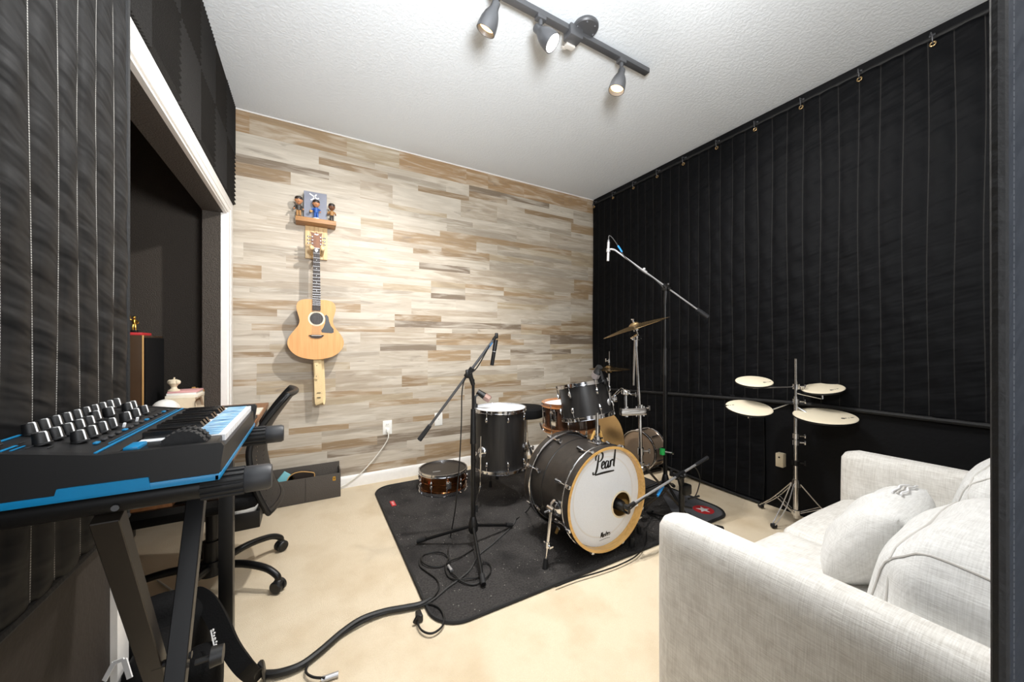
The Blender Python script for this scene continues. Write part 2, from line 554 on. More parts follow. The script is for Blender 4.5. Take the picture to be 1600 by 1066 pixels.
def sticker_mat():
    m, nt, b = new_mat('blue_note_stickers')
    L = nt.links.new
    tc = nt.nodes.new('ShaderNodeTexCoord')
    mp = nt.nodes.new('ShaderNodeMapping'); mp.inputs['Scale'].default_value = (26, 190, 1)
    L(tc.outputs['Object'], mp.inputs['Vector'])
    nz = nt.nodes.new('ShaderNodeTexNoise'); nz.inputs['Scale'].default_value = 1; nz.inputs['Detail'].default_value = 2
    L(mp.outputs['Vector'], nz.inputs['Vector'])
    rp = nt.nodes.new('ShaderNodeValToRGB')
    e = rp.color_ramp.elements
    e[0].position = .40; e[0].color = srgb(40, 84, 130); e[1].position = .62; e[1].color = srgb(198, 220, 234)
    x = e.new(.50); x.color = srgb(104, 172, 212)
    L(nz.outputs['Fac'], rp.inputs['Fac']); L(rp.outputs['Color'], b.inputs['Base Color'])
    b.inputs['Roughness'].default_value = .4
    return m
M['sticker'] = sticker_mat()

# ------------------------------------------------------------------ room
WX0, WX1 = -.459, 2.79          # left / right wall
WY0, WY1 = -.14, 3.09           # near / far wall
CZ = 2.74
struct(MB().lohi((-1.6, -2.2, -.06), (2.95, 3.4, 0)), 'floor', M['carpet'])
struct(MB().lohi((-1.6, -.3, CZ), (2.95, 3.4, CZ+.06)), 'ceiling', M['ceiling'])
struct(MB().lohi((WX1, -.3, 0), (WX1+.1, 3.25, CZ)), 'wall_right', M['black_wall'])

# far wall: vinyl planks laid on the wall, each strip with its own tint
def plank_wall():
    bm = bmesh.new()
    tl = bm.faces.layers.float_vector.new('plank_tint')
    sl = bm.faces.layers.float_vector.new('plank_seed')
    pal = [((203, 194, 181), 6), ((190, 178, 162), 5), ((176, 152, 121), 3), ((160, 137, 108), 2.2), ((142, 128, 112), 2),
           ((212, 205, 194), 5), ((183, 174, 161), 4), ((134, 119, 103), .7), ((190, 175, 151), 3)]
    cols = [c for c, w in pal]; ws = [w for c, w in pal]
    x0, x1 = WX0, WX1
    def quad(a, b, z0, z1, tint):
        vs = [bm.verts.new(p) for p in ((a, WY1, z0), (b, WY1, z0), (b, WY1, z1), (a, WY1, z1))]
        f = bm.faces.new(vs)
        f[tl] = V(srgb(tint[0]*.89, tint[1]*.87, tint[2]*.84)[:3]); f[sl] = V((random.uniform(-40, 40), random.uniform(-40, 40), random.uniform(-40, 40)))
    z = .0
    rows = []
    while z < CZ-.001:
        h = .152
        z1 = min(z+h, CZ)
        if CZ-z1 < .04: z1 = CZ
        rows.append((z, z1)); z = z1
    for ri, (z, z1) in enumerate(rows):
        top = ri == len(rows)-1
        x = x0-random.uniform(0, 1.1)
        while x < x1:
            w = 1.22
            a, b = max(x, x0), min(x+w, x1)
            if b > a:
                h = z1-z
                r = random.random()
                if top: cuts = [0, 1]
                elif r < .25: cuts = [0, .36, 1]
                elif r < .5: cuts = [0, .62, 1]
                elif r < .75: cuts = [0, .3, .66, 1]
                elif r < .9: cuts = [0, .45, .75, 1]
                else: cuts = [0, 1]
                for k in range(len(cuts)-1):
                    s0, s1 = z+h*cuts[k], z+h*cuts[k+1]
                    xa = x
                    first = True
                    while xa < x+w-.01:
                        ln = random.choice((.25, .4, .5, .6, .75, .9, 1.22))
                        xb = min(xa+ln, x+w)
                        if x+w-xb < .15: xb = x+w
                        p, q = max(xa, a), min(xb, b)
                        if q > p:
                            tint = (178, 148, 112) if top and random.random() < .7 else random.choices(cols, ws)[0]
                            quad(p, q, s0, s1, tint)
                        xa = xb
            x += w
    bmesh.ops.remove_doubles(bm, verts=[], dist=0)
    # solid body behind the planks
    vs = [bm.verts.new(p) for p in ((x0, WY1+.001, 0), (x1, WY1+.001, 0), (x1, WY1+.001, CZ), (x0, WY1+.001, CZ),
                                    (x0, WY1+.1, 0), (x1, WY1+.1, 0), (x1, WY1+.1, CZ), (x0, WY1+.1, CZ))]
    for f in ((0, 1, 2, 3), (5, 4, 7, 6), (0, 4, 5, 1), (3, 2, 6, 7), (1, 5, 6, 2), (0, 3, 7, 4)):
        g = bm.faces.new([vs[i] for i in f]); g[tl] = V(srgb(180, 170, 155)[:3])
    me = bpy.data.meshes.new('wall_back'); bm.to_mesh(me); bm.free()
    me.materials.append(M['planks'])
    o = bpy.data.objects.new('wall_back', me); col.objects.link(o)
    return tag(o, kind='structure')
plank_wall()
# slim white caulk line under the ceiling, far wall
struct(MB().lohi((WX0, WY1-.006, CZ-.008), (WX1, WY1-.0005, CZ)), 'trim_2', M['white_paint'])

# baseboard of the far wall
b = MB()
prof = [(0, 0), (.014, 0), (.014, .062), (.010, .078), (.004, .088), (0, .09)]
b.prism(prof, (WX0+.05, WY1, 0), (0, -1, 0), (0, 0, 1), (WX1-WX0-.06, 0, 0))
struct(b, 'baseboard_back', M['white_paint'])

# left wall with the closet opening
OY0, OY1, OZ = 1.44, 2.935, 1.972
b = MB()
b.lohi((WX0-.12, -.3, 0), (WX0, OY0, CZ))
b.lohi((WX0-.12, OY1, 0), (WX0, 3.2, CZ))
b.lohi((WX0-.12, OY0, OZ), (WX0, OY1, CZ))
struct(b, 'wall_left', M['dark_wall'])
# closet
struct(MB().lohi((-1.5, 1.2, 0), (-1.4, 3.3, CZ)), 'wall_closet_back', M['closet'])
struct(MB().lohi((-1.5, 3.22, 0), (WX0-.1205, 3.32, CZ)), 'wall_closet_far', M['closet'])
struct(MB().lohi((-1.5, 1.1, 0), (WX0-.1205, 1.2, CZ)), 'wall_closet_near', M['closet'])
# black lining of the opening
b = MB()
b.lohi((WX0-.122, OY1-.012, 0), (WX0-.0305, OY1-.0005, OZ-.012))
b.lohi((WX0-.122, OY0+.0005, 0), (WX0-.0305, OY0+.012, OZ-.012))
b.lohi((WX0-.122, OY0+.0005, OZ-.012), (WX0-.0165, OY1-.0005, OZ-.0005))
struct(b, 'trim_3', M['closet'])
# white casing, stepped moulding, three runs mitred
def casing():
    b = MB()
    w = .084
    prof = [(0, 0), (0, .009), (.012, .013), (.02, .013), (.024, .017), (.070, .019), (w, .014), (w, 0)]
    # path: near jamb up, header, far jamb down; (y, z) corner pairs inner -> outer
    def section(y, z, oy, oz):
        return [b.bm.verts.new((WX0+.0005+h, y+oy*o, z+oz*o)) for o, h in prof]
    s = [section(OY0, 0, -1, 0), section(OY0, OZ, -1, 1), section(OY1, OZ, 1, 1), section(OY1, 0, 1, 0)]
    b.loft(s)
    # jamb edge seen inside the casing
    b.lohi((WX0-.03, OY0-.0, 0), (WX0+.002, OY0+.012, OZ-.012))
    b.lohi((WX0-.03, OY1-.012, 0), (WX0+.002, OY1, OZ-.012))
    b.lohi((WX0-.016, OY0, OZ-.012), (WX0+.002, OY1, OZ))
    return b
struct(casing(), 'trim_1', M['white_paint'])

# near wall with the doorway the room is seen from
b = MB()
b.lohi((.62, WY0-.1, 0), (WX1, WY0, CZ))
b.lohi((WX0-.12, WY0-.1, 2.12), (.62, WY0, CZ))
struct(b, 'wall_near', M['plain_wall'])

# ------------------------------------------------------------------ quilted blankets
def quilt(name, mat_, origin, udir, ndir, width, ztop, zbot, pitch, puff, parent, wob=.006, sag=None, flare=0, nz=70, back=.006, bulge=.0):
    """hanging quilt; returns object. origin at top corner (x, y); zbot may be callable of u"""
    u, n = V(udir), V(ndir)
    per = 6
    nu = int(round(width/pitch))*per
    rnd = random.Random(hash(name) % 1000)
    ph = [rnd.uniform(0, 6.28) for _ in range(nu//per+2)]
    bm = bmesh.new()
    uvl = bm.loops.layers.uv.new('UVMap')
    def pt(i, j, side):
        uu = i/nu
        zb = zbot(uu) if callable(zbot) else zbot
        zt = ztop(uu) if callable(ztop) else ztop
        z = zt+(zb-zt)*j/nz
        chan = i/per
        k = int(chan)
        f = chan-k
        du = wob*(math.sin(z*4+ph[min(k, len(ph)-1)])*(1-f)+math.sin(z*4+ph[min(k+1, len(ph)-1)])*f)
        d = puff*math.sin(PI*f)**.7 if side else 0
        d += puff*.35*math.sin(z*31+ph[min(k, len(ph)-1)]*3+f*2.2)*math.sin(PI*f)
        d += flare*max(0, (j/nz-.55))**2*4
        d += bulge*math.sin(uu*7+z*1.3)
        p = V((origin[0], origin[1], 0))+u*(uu*width+du)+n*(d+(back if side else 0))
        p.z = z
        return p
    front = [[bm.verts.new(pt(i, j, 1)) for j in range(nz+1)] for i in range(nu+1)]
    bk = [[bm.verts.new(pt(i, j, 0)) for j in range(nz+1)] for i in range(nu+1)]
    def q(a, b_, c, d, uvs):
        f = bm.faces.new((a, b_, c, d))
        for lp, w in zip(f.loops, uvs): lp[uvl].uv = w
    for i in range(nu):
        for j in range(nz):
            uvs = [((i+a)/per, front[i+a][j+bb].co.z) for a, bb in ((0, 0), (1, 0), (1, 1), (0, 1))]
            q(front[i][j], front[i+1][j], front[i+1][j+1], front[i][j+1], uvs)
            q(bk[i][j], bk[i][j+1], bk[i+1][j+1], bk[i+1][j], [uvs[0], uvs[3], uvs[2], uvs[1]])
    for i in range(nu):
        for j in (0, nz):
            uv = ((i+.5)/per, front[i][j].co.z)
            q(front[i][j], bk[i][j], bk[i+1][j], front[i+1][j], [uv]*4)
    for j in range(nz):
        for i in (0, nu):
            uv = (i/per+.5, front[i][j].co.z)
            q(front[i][j], front[i][j+1], bk[i][j+1], bk[i][j], [uv]*4)
    off = V((0, 0, 0)); p = parent
    while p is not None:
        off = off+p.location; p = p.parent
    bmesh.ops.recalc_face_normals(bm, faces=bm.faces)
    bmesh.ops.translate(bm, vec=-off, verts=bm.verts)
    me = bpy.data.meshes.new(name); bm.to_mesh(me); bm.free()
    for pl in me.polygons: pl.use_smooth = True
    me.materials.append(mat_)
    o = bpy.data.objects.new(name, me); col.objects.link(o)
    o.parent = parent
    return o

# left blanket beside the opening
r = thing('quilted_blanket', 'charcoal quilted blanket with white stitching hung on the left wall behind the synthesizer', 'blanket', (WX0, .7, .65))
quilt('quilt', M['quilt_left'], (WX0+.0205, 1.372), (0, -1, 0), (1, 0, 0), 1.41, 2.735, .655, .0785, .007, r, wob=.007, nz=110)
b = MB()
b.tube([(WX0+.027, 1.372, 2.73), (WX0+.027, 1.373, 1.9), (WX0+.027, 1.372, 1.2), (WX0+.027, 1.372, .66)], .007, 8, 8)
b.build('side_binding', M['hem'], r)
b = MB()
b.tube([(WX0+.027, 1.372, .652), (WX0+.027, 1.0, .648), (WX0+.027, .5, .651), (WX0+.027, 0, .65)], .009, 8, 8)
b.build('bottom_hem', M['hem'], r)

# right wall: upper blanket hung on hooks, lower blanket behind it
hemz = lambda uu: .632+.105*min(1, uu*1.6)
r = thing('quilted_blanket', 'wide black quilted blanket hanging from hooks along the whole right wall', 'blanket', (2.765, 1.5, .63))
quilt('quilt', M['quilt_right'], (2.772, 3.06), (0, -1, 0), (-1, 0, 0), 3.12, 2.665, hemz, .0886, .007, r, wob=.004, nz=90, back=.010, bulge=.004)
MB().tube([(2.758, 3.06-3.12*k/20, hemz(k/20)) for k in range(21)], .013, 8, 3).build('bottom_hem', M['hem'], r)
MB().tube([(2.762, 3.06-3.12*k/10, 2.672) for k in range(11)], .011, 8, 2).build('top_hem', M['hem'], r)
hy = [3.03, 2.745, 2.475, 2.201, 1.939, 1.654, 1.379, 1.105, .824, .545, .27]
for k, y in enumerate(hy):
    MB().torus((2.749, y, 2.636), (1, 0, 0), .010, .004, 16, 8).build('grommet', M['brass'], r)
names = ['nearest the wood wall', 'second', 'third', 'fourth', 'fifth', 'sixth', 'seventh', 'eighth', 'ninth', 'tenth', 'last']
for k, y in enumerate(hy):
    b = MB()
    b.cyl((2.789, y+.01, 2.70), (2.762, y+.01, 2.70), .004, None, 8)
    b.tube([(2.762, y+.01, 2.70), (2.742, y+.005, 2.695), (2.735, y, 2.67), (2.742, y, 2.645), (2.756, y, 2.642)], .0022, 8, 4)
    b.box((2.787, y+.01, 2.70), (.004, .022, .016), bevel=.001)
    o = b.build('wall_hook', M['track'])
    tag(o, 'small metal hook carrying the long black blanket, ' + (names[k]+' in the row' if k == 0 else names[k]+' counted from the wood wall'), 'hook', 'hooks above the right blanket')

r = thing('quilted_blanket', 'short black quilted blanket flaring onto the floor below the long one', 'blanket', (2.77, 2.2, .03))
quilt('quilt', M['quilt_right'], (2.7705, 3.05), (0, -1, 0), (-1, 0, 0), 1.72, lambda uu: .74, lambda uu: .035+.02*math.sin(uu*5), .0886, .006, r, wob=.004, nz=40, back=.003, flare=.02)
MB().tube([(2.752-.002*k, 3.04-1.7*k/8, .035+.02*math.sin(k/8*5)) for k in range(9)], .009, 8, 3).build('bottom_hem', M['hem'], r)

# door curtain, pulled to the right of the doorway, its edge towards the room
r = thing('door_curtain', 'slate grey quilted curtain hanging at the doorway edge, right of the picture', 'curtain', (.6, -.03, .02))
def door_quilt():
    bm = bmesh.new(); uvl = bm.loops.layers.uv.new('UVMap')
    path = catmull([(.470, .0555, 0), (.485, .048, 0), (.510, .030, 0), (.555, .000, 0), (.60, .018, 0), (.65, -.015, 0), (.71, .010, 0), (.77, -.02, 0), (.84, .0, 0)], 8)
    nz = 80
    def ring(side):
        rows = []
        for i, p in enumerate(path):
            t = (path[min(i+1, len(path)-1)]-path[max(i-1, 0)]).normalized()
            n = V((t.y, -t.x, 0))*-1
            rowv = []
            for j in range(nz+1):
                z = .02+2.70*j/nz
                pf = .0018*math.sin(z*62) if side else 0
                rowv.append(bm.verts.new((p.x+n.x*(pf+.006*side), p.y+n.y*(pf+.006*side), z)))
            rows.append(rowv)
        return rows
    A, B = ring(1), ring(0)
    def q(vs, uvs):
        f = bm.faces.new(vs)
        for lp, w in zip(f.loops, uvs): lp[uvl].uv = w
    for i in range(len(path)-1):
        for j in range(nz):
            uvs = [((i+a)/6+.3, (j+c)/nz*2.7) for a, c in ((0, 0), (1, 0), (1, 1), (0, 1))]
            q((A[i][j], A[i+1][j], A[i+1][j+1], A[i][j+1]), uvs)
            q((B[i][j], B[i][j+1], B[i+1][j+1], B[i+1][j]), [uvs[0], uvs[3], uvs[2], uvs[1]])
    for j in range(nz):
        for i in (0, len(path)-1):
            q((A[i][j], A[i][j+1], B[i][j+1], B[i][j]), [(.5, j/nz*2.7)]*4)
    bmesh.ops.recalc_face_normals(bm, faces=bm.faces)
    bmesh.ops.translate(bm, vec=-V(r.location), verts=bm.verts)
    me = bpy.data.meshes.new('quilt'); bm.to_mesh(me); bm.free()
    for pl in me.polygons: pl.use_smooth = True
    me.materials.append(M['quilt_door'])
    o = bpy.data.objects.new('quilt', me); col.objects.link(o); o.parent = r
door_quilt()
MB().tube([(.4655, .0585, .02), (.4665, .0580, .8), (.4650, .0585, 1.6), (.4655, .0583, 2.72)], .0045, 8, 10).build('edge_binding', M['hem'], r)

# ------------------------------------------------------------------ acoustic foam above the opening
def foam_tile(y0, y1, z0, z1, vertical, label):
    b = MB()
    nr = 12
    x0 = WX0+.0005
    base, peak = .004, .026
    if vertical:
        pts = [(y0, 0)]
        for k in range(nr):
            w = (y1-y0)/nr
            pts += [(y0+w*k, base), (y0+w*(k+.5), peak)]
        pts += [(y1, base), (y1, 0)]
        pts = [pts[0]]+pts[1:]
        b.prism([(p[0], p[1]) for p in pts], (x0, 0, z0), (0, 1, 0), (1, 0, 0), (0, 0, z1-z0))
    else:
        pts = [(z0, 0)]
        for k in range(nr):
            w = (z1-z0)/nr
            pts += [(z0+w*k, base), (z0+w*(k+.5), peak)]
        pts += [(z1, base), (z1, 0)]
        b.prism([(p[0], p[1]) for p in pts], (x0, y0, 0), (0, 0, 1), (1, 0, 0), (0, y1-y0, 0))
    o = b.build('acoustic_foam_tile', M['foam'], sharp=20)
    tag(o, label, 'foam tile', 'foam tiles above the closet opening')
ords = ['nearest the wood wall', 'second from the wood wall', 'third from the wood wall', 'fourth from the wood wall', 'fifth from the wood wall', 'sixth from the wood wall']
ye = 3.075
for k in range(6):
    y1 = ye-.302*k; y0 = y1-.3015
    if k == 5: y0 = 1.378
    for rix, (z0, z1) in enumerate(((2.4025, 2.738), (2.0605, 2.4015))):
        vert = (k+rix) % 2 == 0
        foam_tile(y0, y1, z0, z1, vert, 'charcoal wedge foam tile, %s ridges, %s row, %s' % ('upright' if vert else 'level', 'upper' if rix == 0 else 'lower', ords[k]))

# ------------------------------------------------------------------ track light
r = thing('track_light', 'graphite ceiling track light with three bell-shaped spot heads', 'ceiling light', (1.17, 1.45, CZ))
b = MB().lohi((.45, 1.432, 2.695), (1.725, 1.468, 2.722), bevel=.003)
b.build('rail', M['track'], r)
b = MB()
b.lathe([(0, 0), (.062, 0), (.066, -.006), (.066, -.016), (.06, -.022), (.03, -.024), (0, -.024)], (1.228, 1.418, CZ-.0005), (0, 0, 1), 32)
for k in range(6):
    a = k*PI/3
    b.sphere((1.228+.05*math.cos(a), 1.418+.05*math.sin(a), CZ-.024), .006, seg=8)
b.build('canopy', M['track'], r)
b = MB().lohi((1.135, 1.418, 2.665), (1.215, 1.482, 2.7235), bevel=.006)
b.build('power_feed', M['track'], r)
b = MB().lohi((1.15, 1.468, 2.652), (1.205, 1.496, 2.6655), bevel=.003)
b.lohi((1.14, 1.494, 2.654), (1.165, 1.506, 2.659))
b.build('wiring_box', M['plain_wall'], r)
def spot_head(x, base, d, ln, bulb):
    """x on the rail; base = bottom knuckle of the stem; d = aim"""
    d = V(d).normalized()
    base = V(base)
    h = MB()
    h.box((x, 1.45, 2.69), (.05, .034, .022), bevel=.004)
    h.cyl((x, 1.45, 2.685), (x, 1.45, 2.655), .012, .010, 12)
    h.tube([V((x, 1.45, 2.66)), V((x, 1.45, 2.645)), base], .006, 8)
    ho = h.build('lamp_head', M['track'], r)
    s = MB()
    prof = [(0, -.012), (.017, -.012), (.019, -.008), (.020, .022), (.024, .035), (.034, .06), (.041, .09), (.0445, .125), (.0445, .15), (.041, .15), (.039, .12), (.03, .07), (.012, .04), (0, .04)]
    prof = [(a, c*ln/.15) for a, c in prof]
    s.lathe(prof, base-d*.012, d, 32)
    s.build('lamp_shade', M['track'], ho)
    g = MB()
    g.lathe([(0, ln*.88), (.02, ln*.875), (.036, ln*.84), (.038, ln*.80)], base-d*.012, d, 24)
    g.build('bulb', bulb, ho)
    return base+d*(ln+.012), d
hd = []
hd.append(spot_head(.735, (.728, 1.45, 2.632), (-.30, .42, -1), .115, M['bulb_warm']))
hd.append(spot_head(.975, (.960, 1.445, 2.625), (.50, -.45, -.75), .115, M['bulb_hot']))
hd.append(spot_head(1.515, (1.515, 1.452, 2.628), (-.25, .12, -1), .115, M['bulb_warm']))

# ------------------------------------------------------------------ wall shelf, guitar, things on the shelf
r = thing('guitar_shelf', 'small wooden wall shelf with a pale slatted hanger board below it', 'shelf', (.045, WY1, 1.74))
MB().lohi((-.082, 2.965, 1.995), (.178, WY1-.0005, 2.028), bevel=.003).build('shelf', M['shelf_wood'], r)
b = MB()
for k in range(5):
    x = -.022+.0292*k
    b.lohi((x, 3.066, 1.755), (x+.0286, WY1-.0005, 1.9945), bevel=.0015)
b.build('hanger_board', M['pine'], r)
for sx in (-1, 1):
    b = MB()
    x = .052+sx*.034
    b.cyl((x, 3.067, 1.785), (x, 2.895, 1.795), .011, .013, 14)
    b.sphere((x, 2.893, 1.795), .017, seg=12)
    b.build('peg', M['pine'], r)

GX, GY = .052, 2.985     # guitar: face plane y
r = thing('acoustic_guitar', 'small amber-topped acoustic guitar hanging on the wood wall', 'guitar', (GX, 3.04, 1.035))
bt, bb_ = 1.43, .9926
prof = [(0, .06), (.012, .088), (.04, .110), (.09, .1235), (.16, .1255), (.24, .118), (.32, .109), (.39, .1085), (.46, .121), (.54, .147), (.62, .170), (.70, .181), (.77, .178), (.84, .164), (.90, .141), (.95, .108), (.98, .068), (.995, .033), (1, 0)]
dense = catmull([V((a, c, 0)) for a, c in prof], 4)
right = [(p.y, bt-(bt-bb_)*p.x) for p in dense]
outline = right+[(-x, z) for x, z in reversed(right[:-1])]
b = MB(); b.prism(outline, (GX, GY+.004, 0), (1, 0, 0), (0, 0, 1), (0, .078, 0)); b.build('body', M['sapele'], r, sharp=40)
# top with a sound hole
def plate_with_hole(b, outl, hc, hr, y, n=64, t=.004):
    pts = []
    # resample outline by angle about the hole
    rings = {0: [], 1: []}
    cx, cz = hc
    for k in range(n):
        a = 2*PI*k/n
        dx, dz = math.cos(a), math.sin(a)
        best = None
        m = len(outl)
        for i in range(m):
            x1, z1 = outl[i]; x2, z2 = outl[(i+1) % m]
            x1 -= cx; x2 -= cx; z1 -= cz; z2 -= cz
            den = dx*(z2-z1)-dz*(x2-x1)
            if abs(den) < 1e-12: continue
            t_ = (x1*(z2-z1)-z1*(x2-x1))/den
            s_ = (x1*dz-z1*dx)/den
            if t_ > 0 and -1e-6 <= s_ <= 1+1e-6:
                if best is None or t_ > best: best = t_
        pts.append((dx, dz, best))
    def ringv(f, yy):
        return [b.bm.verts.new((GX+cx+dx*(hr+(L_-hr)*f), yy, cz+dz*(hr+(L_-hr)*f))) for dx, dz, L_ in pts]
    R_ = [ringv(f, y) for f in (0, .33, .66, 1)]+[ringv(f, y+t) for f in (1, .66, .33, 0)]
    b.loft(R_, closed=True)
hole = (0, 1.290); hr = .0435
b = MB(); plate_with_hole(b, outline, hole, hr, GY, 96); b.build('soundboard', M['spruce'], r)
b = MB(); b.lathe([(hr, 0), (hr+.011, 0), (hr+.011, -.0012), (hr, -.0012)], (GX, GY, hole[1]), (0, 1, 0), 48, closed=True); b.build('rosette', M['cream'], r)
# dark cavity seen through the hole: a disc set inside the body top block
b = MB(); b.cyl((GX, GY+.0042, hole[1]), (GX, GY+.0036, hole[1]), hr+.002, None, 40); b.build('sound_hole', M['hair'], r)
b = MB().prism([(-.05, .007), (-.035, -.009), (-.012, -.015), (.012, -.015), (.035, -.009), (.05, .007), (.03, .009), (-.03, .009)], (GX, GY-.0005, 1.163), (1, 0, 0), (0, 0, 1), (0, -.009, 0))
br = b.build('bridge', M['ebony'], r)
MB().lohi((GX-.032, GY-.012, 1.166), (GX+.032, GY-.0095, 1.1685)).build('saddle', M['white_gloss'], br)
b = MB().prism([(0.052, 1.3129), (0.064, 1.322), (0.078, 1.3064), (0.082, 1.2739), (0.094, 1.2388), (0.112, 1.2154), (0.113, 1.192), (0.098, 1.1855), (0.06, 1.1881), (0.034, 1.1907), (0.03, 1.205), (0.045, 1.2284), (0.056, 1.2609), (0.058, 1.2934)], (GX, GY-.0003, 0), (1, 0, 0), (0, 0, 1), (0, -.0015, 0))
b.build('pickguard', M['ink'], r)
b = MB()
b.prism([(-.0265, 1.350), (.0265, 1.350), (.021, 1.80), (-.021, 1.80)], (GX, GY-.012, 0), (1, 0, 0), (0, 0, 1), (0, .011, 0))
fb = b.build('fretboard', M['ebony'], r)
b = MB()
scale_len = 1.80-1.166
for k in range(1, 19):
    z = 1.80-scale_len*(1-2**(-k/12))
    if z < 1.355: break
    hw = .021+.0055*(1.80-z)/.465
    b.lohi((GX-hw, GY-.0132, z-.0008), (GX+hw, GY-.0118, z+.0008))
b.build('fret_wire', M['steel'], fb)
b = MB()
for k in (3, 5, 7, 9, 12):
    za = 1.80-scale_len*(1-2**(-(k-.5)/12))
    b.cyl((GX, GY-.0128, za), (GX, GY-.0119, za), .0024, None, 10)
b.build('fret_dot', M['white_gloss'], fb)
b = MB(); b.prism([(-.021, 1.43), (.021, 1.43), (.019, 1.80), (-.019, 1.80)], (GX, GY-.001, 0), (1, 0, 0), (0, 0, 1), (0, .02, 0)); b.build('neck', M['sapele'], r)
hs = [(-.021, 1.795), (.021, 1.795), (.026, 1.82), (.036, 1.842), (.033, 1.90), (.038, 1.918), (.012, 1.912), (0, 1.922), (-.012, 1.912), (-.038, 1.918), (-.033, 1.90), (-.036, 1.842), (-.026, 1.82)]
b = MB(); b.prism(hs, (GX, GY-.004, 0), (1, 0, 0), (0, 0, 1), (0, .016, 0)); hso = b.build('headstock', M['sapele'], r)
b = MB(); b.prism([(-.016, 1.904), (-.006, 1.908), (0, 1.902), (.006, 1.908), (.016, 1.904), (.006, 1.898), (-.006, 1.898)], (GX, GY-.0042, 0), (1, 0, 0), (0, 0, 1), (0, -.0006, 0)); b.build('emblem', M['white_ink'], hso)
MB().lohi((GX-.021, GY-.014, 1.798), (GX+.021, GY-.005, 1.803)).build('nut', M['white_gloss'], r)
for sx in (-1, 1):
    for k in range(3):
        b = MB(); z = 1.835+.024*k
        b.cyl((GX+sx*.026, GY-.009, z), (GX+sx*.026, GY-.003, z), .005, None, 10)
        b.cyl((GX+sx*.034, GY+.006, z), (GX+sx*.046, GY+.006, z), .003, None, 8)
        b.sphere((GX+sx*.052, GY+.006, z), .008, (1, .6, .8), seg=10)
        b.build('tuning_peg', M['chrome'], r)
for k in range(6):
    x = -.016+.0064*k
    b = MB(); b.cyl((GX+x*1.5, GY-.0125, 1.167), (GX+x, GY-.0148, 1.803), .0007, None, 5)
    b.build('string', M['steel'], r)
b = MB(); b.prism([(0, -.013), (.009, -.004), (.011, .006), (0, .011), (-.011, .006), (-.009, -.004)], (GX-.001, GY-.0158, 1.783), (1, 0, 0), (0, 0, 1), (0, -.0012, 0))
pick = b.build('guitar_pick', M['white_gloss'])
# three-quarter size instrument, held well off the wall by the pegs
g0 = V((GX, GY, 1.43)); g1 = V((.049, 2.915, 1.4355))
for ob in [c for c in col.objects if c.type == 'MESH' and (c.parent == r or (c.parent and c.parent.parent == r))]:
    for vx in ob.data.vertices:
        vx.co = g1+(vx.co+V(r.location)-g0)*.975-V(r.location)
pick.location = g1+(V(pick.location)-g0)*.975
tag(pick, 'white guitar pick tucked under the strings by the headstock', 'guitar pick')

# its strap, buttoned to the guitar and dangling below
b = MB()
b.band([(.070, 3.0, 1.10), (.072, 3.0, 1.01), (.076, 2.998, .92), (.080, 2.995, .82), (.082, 2.99, .72), (.076, 2.975, .685), (.066, 2.962, .70), (.062, 2.958, .80), (.060, 2.956, .88), (.057, 2.955, .95), (.056, 2.952, 1.008)], .052, .004, (1, 0, 0), 8)
strap_o = tag(b.build('strap', M['strap'], r), 'tan webbing strap hanging below the body')
b = MB()
b.band([(.048, 2.945, 1.008), (.050, 2.940, .96), (.053, 2.940, .91), (.045, 2.944, .868)], .026, .005, (1, 0, 0), 8)
b.build('end_tab', M['strap'], strap_o)
b = MB()
for z in (.765, .73): b.lohi((.052, 2.952, z), (.076, 2.957, z+.004))
b.cyl((.051, 2.9365, .965), (.051, 2.939, .965), .003, None, 8); b.cyl((.048, 2.938, .888), (.048, 2.942, .888), .003, None, 8)
b.build('slot', M['hair'], strap_o)

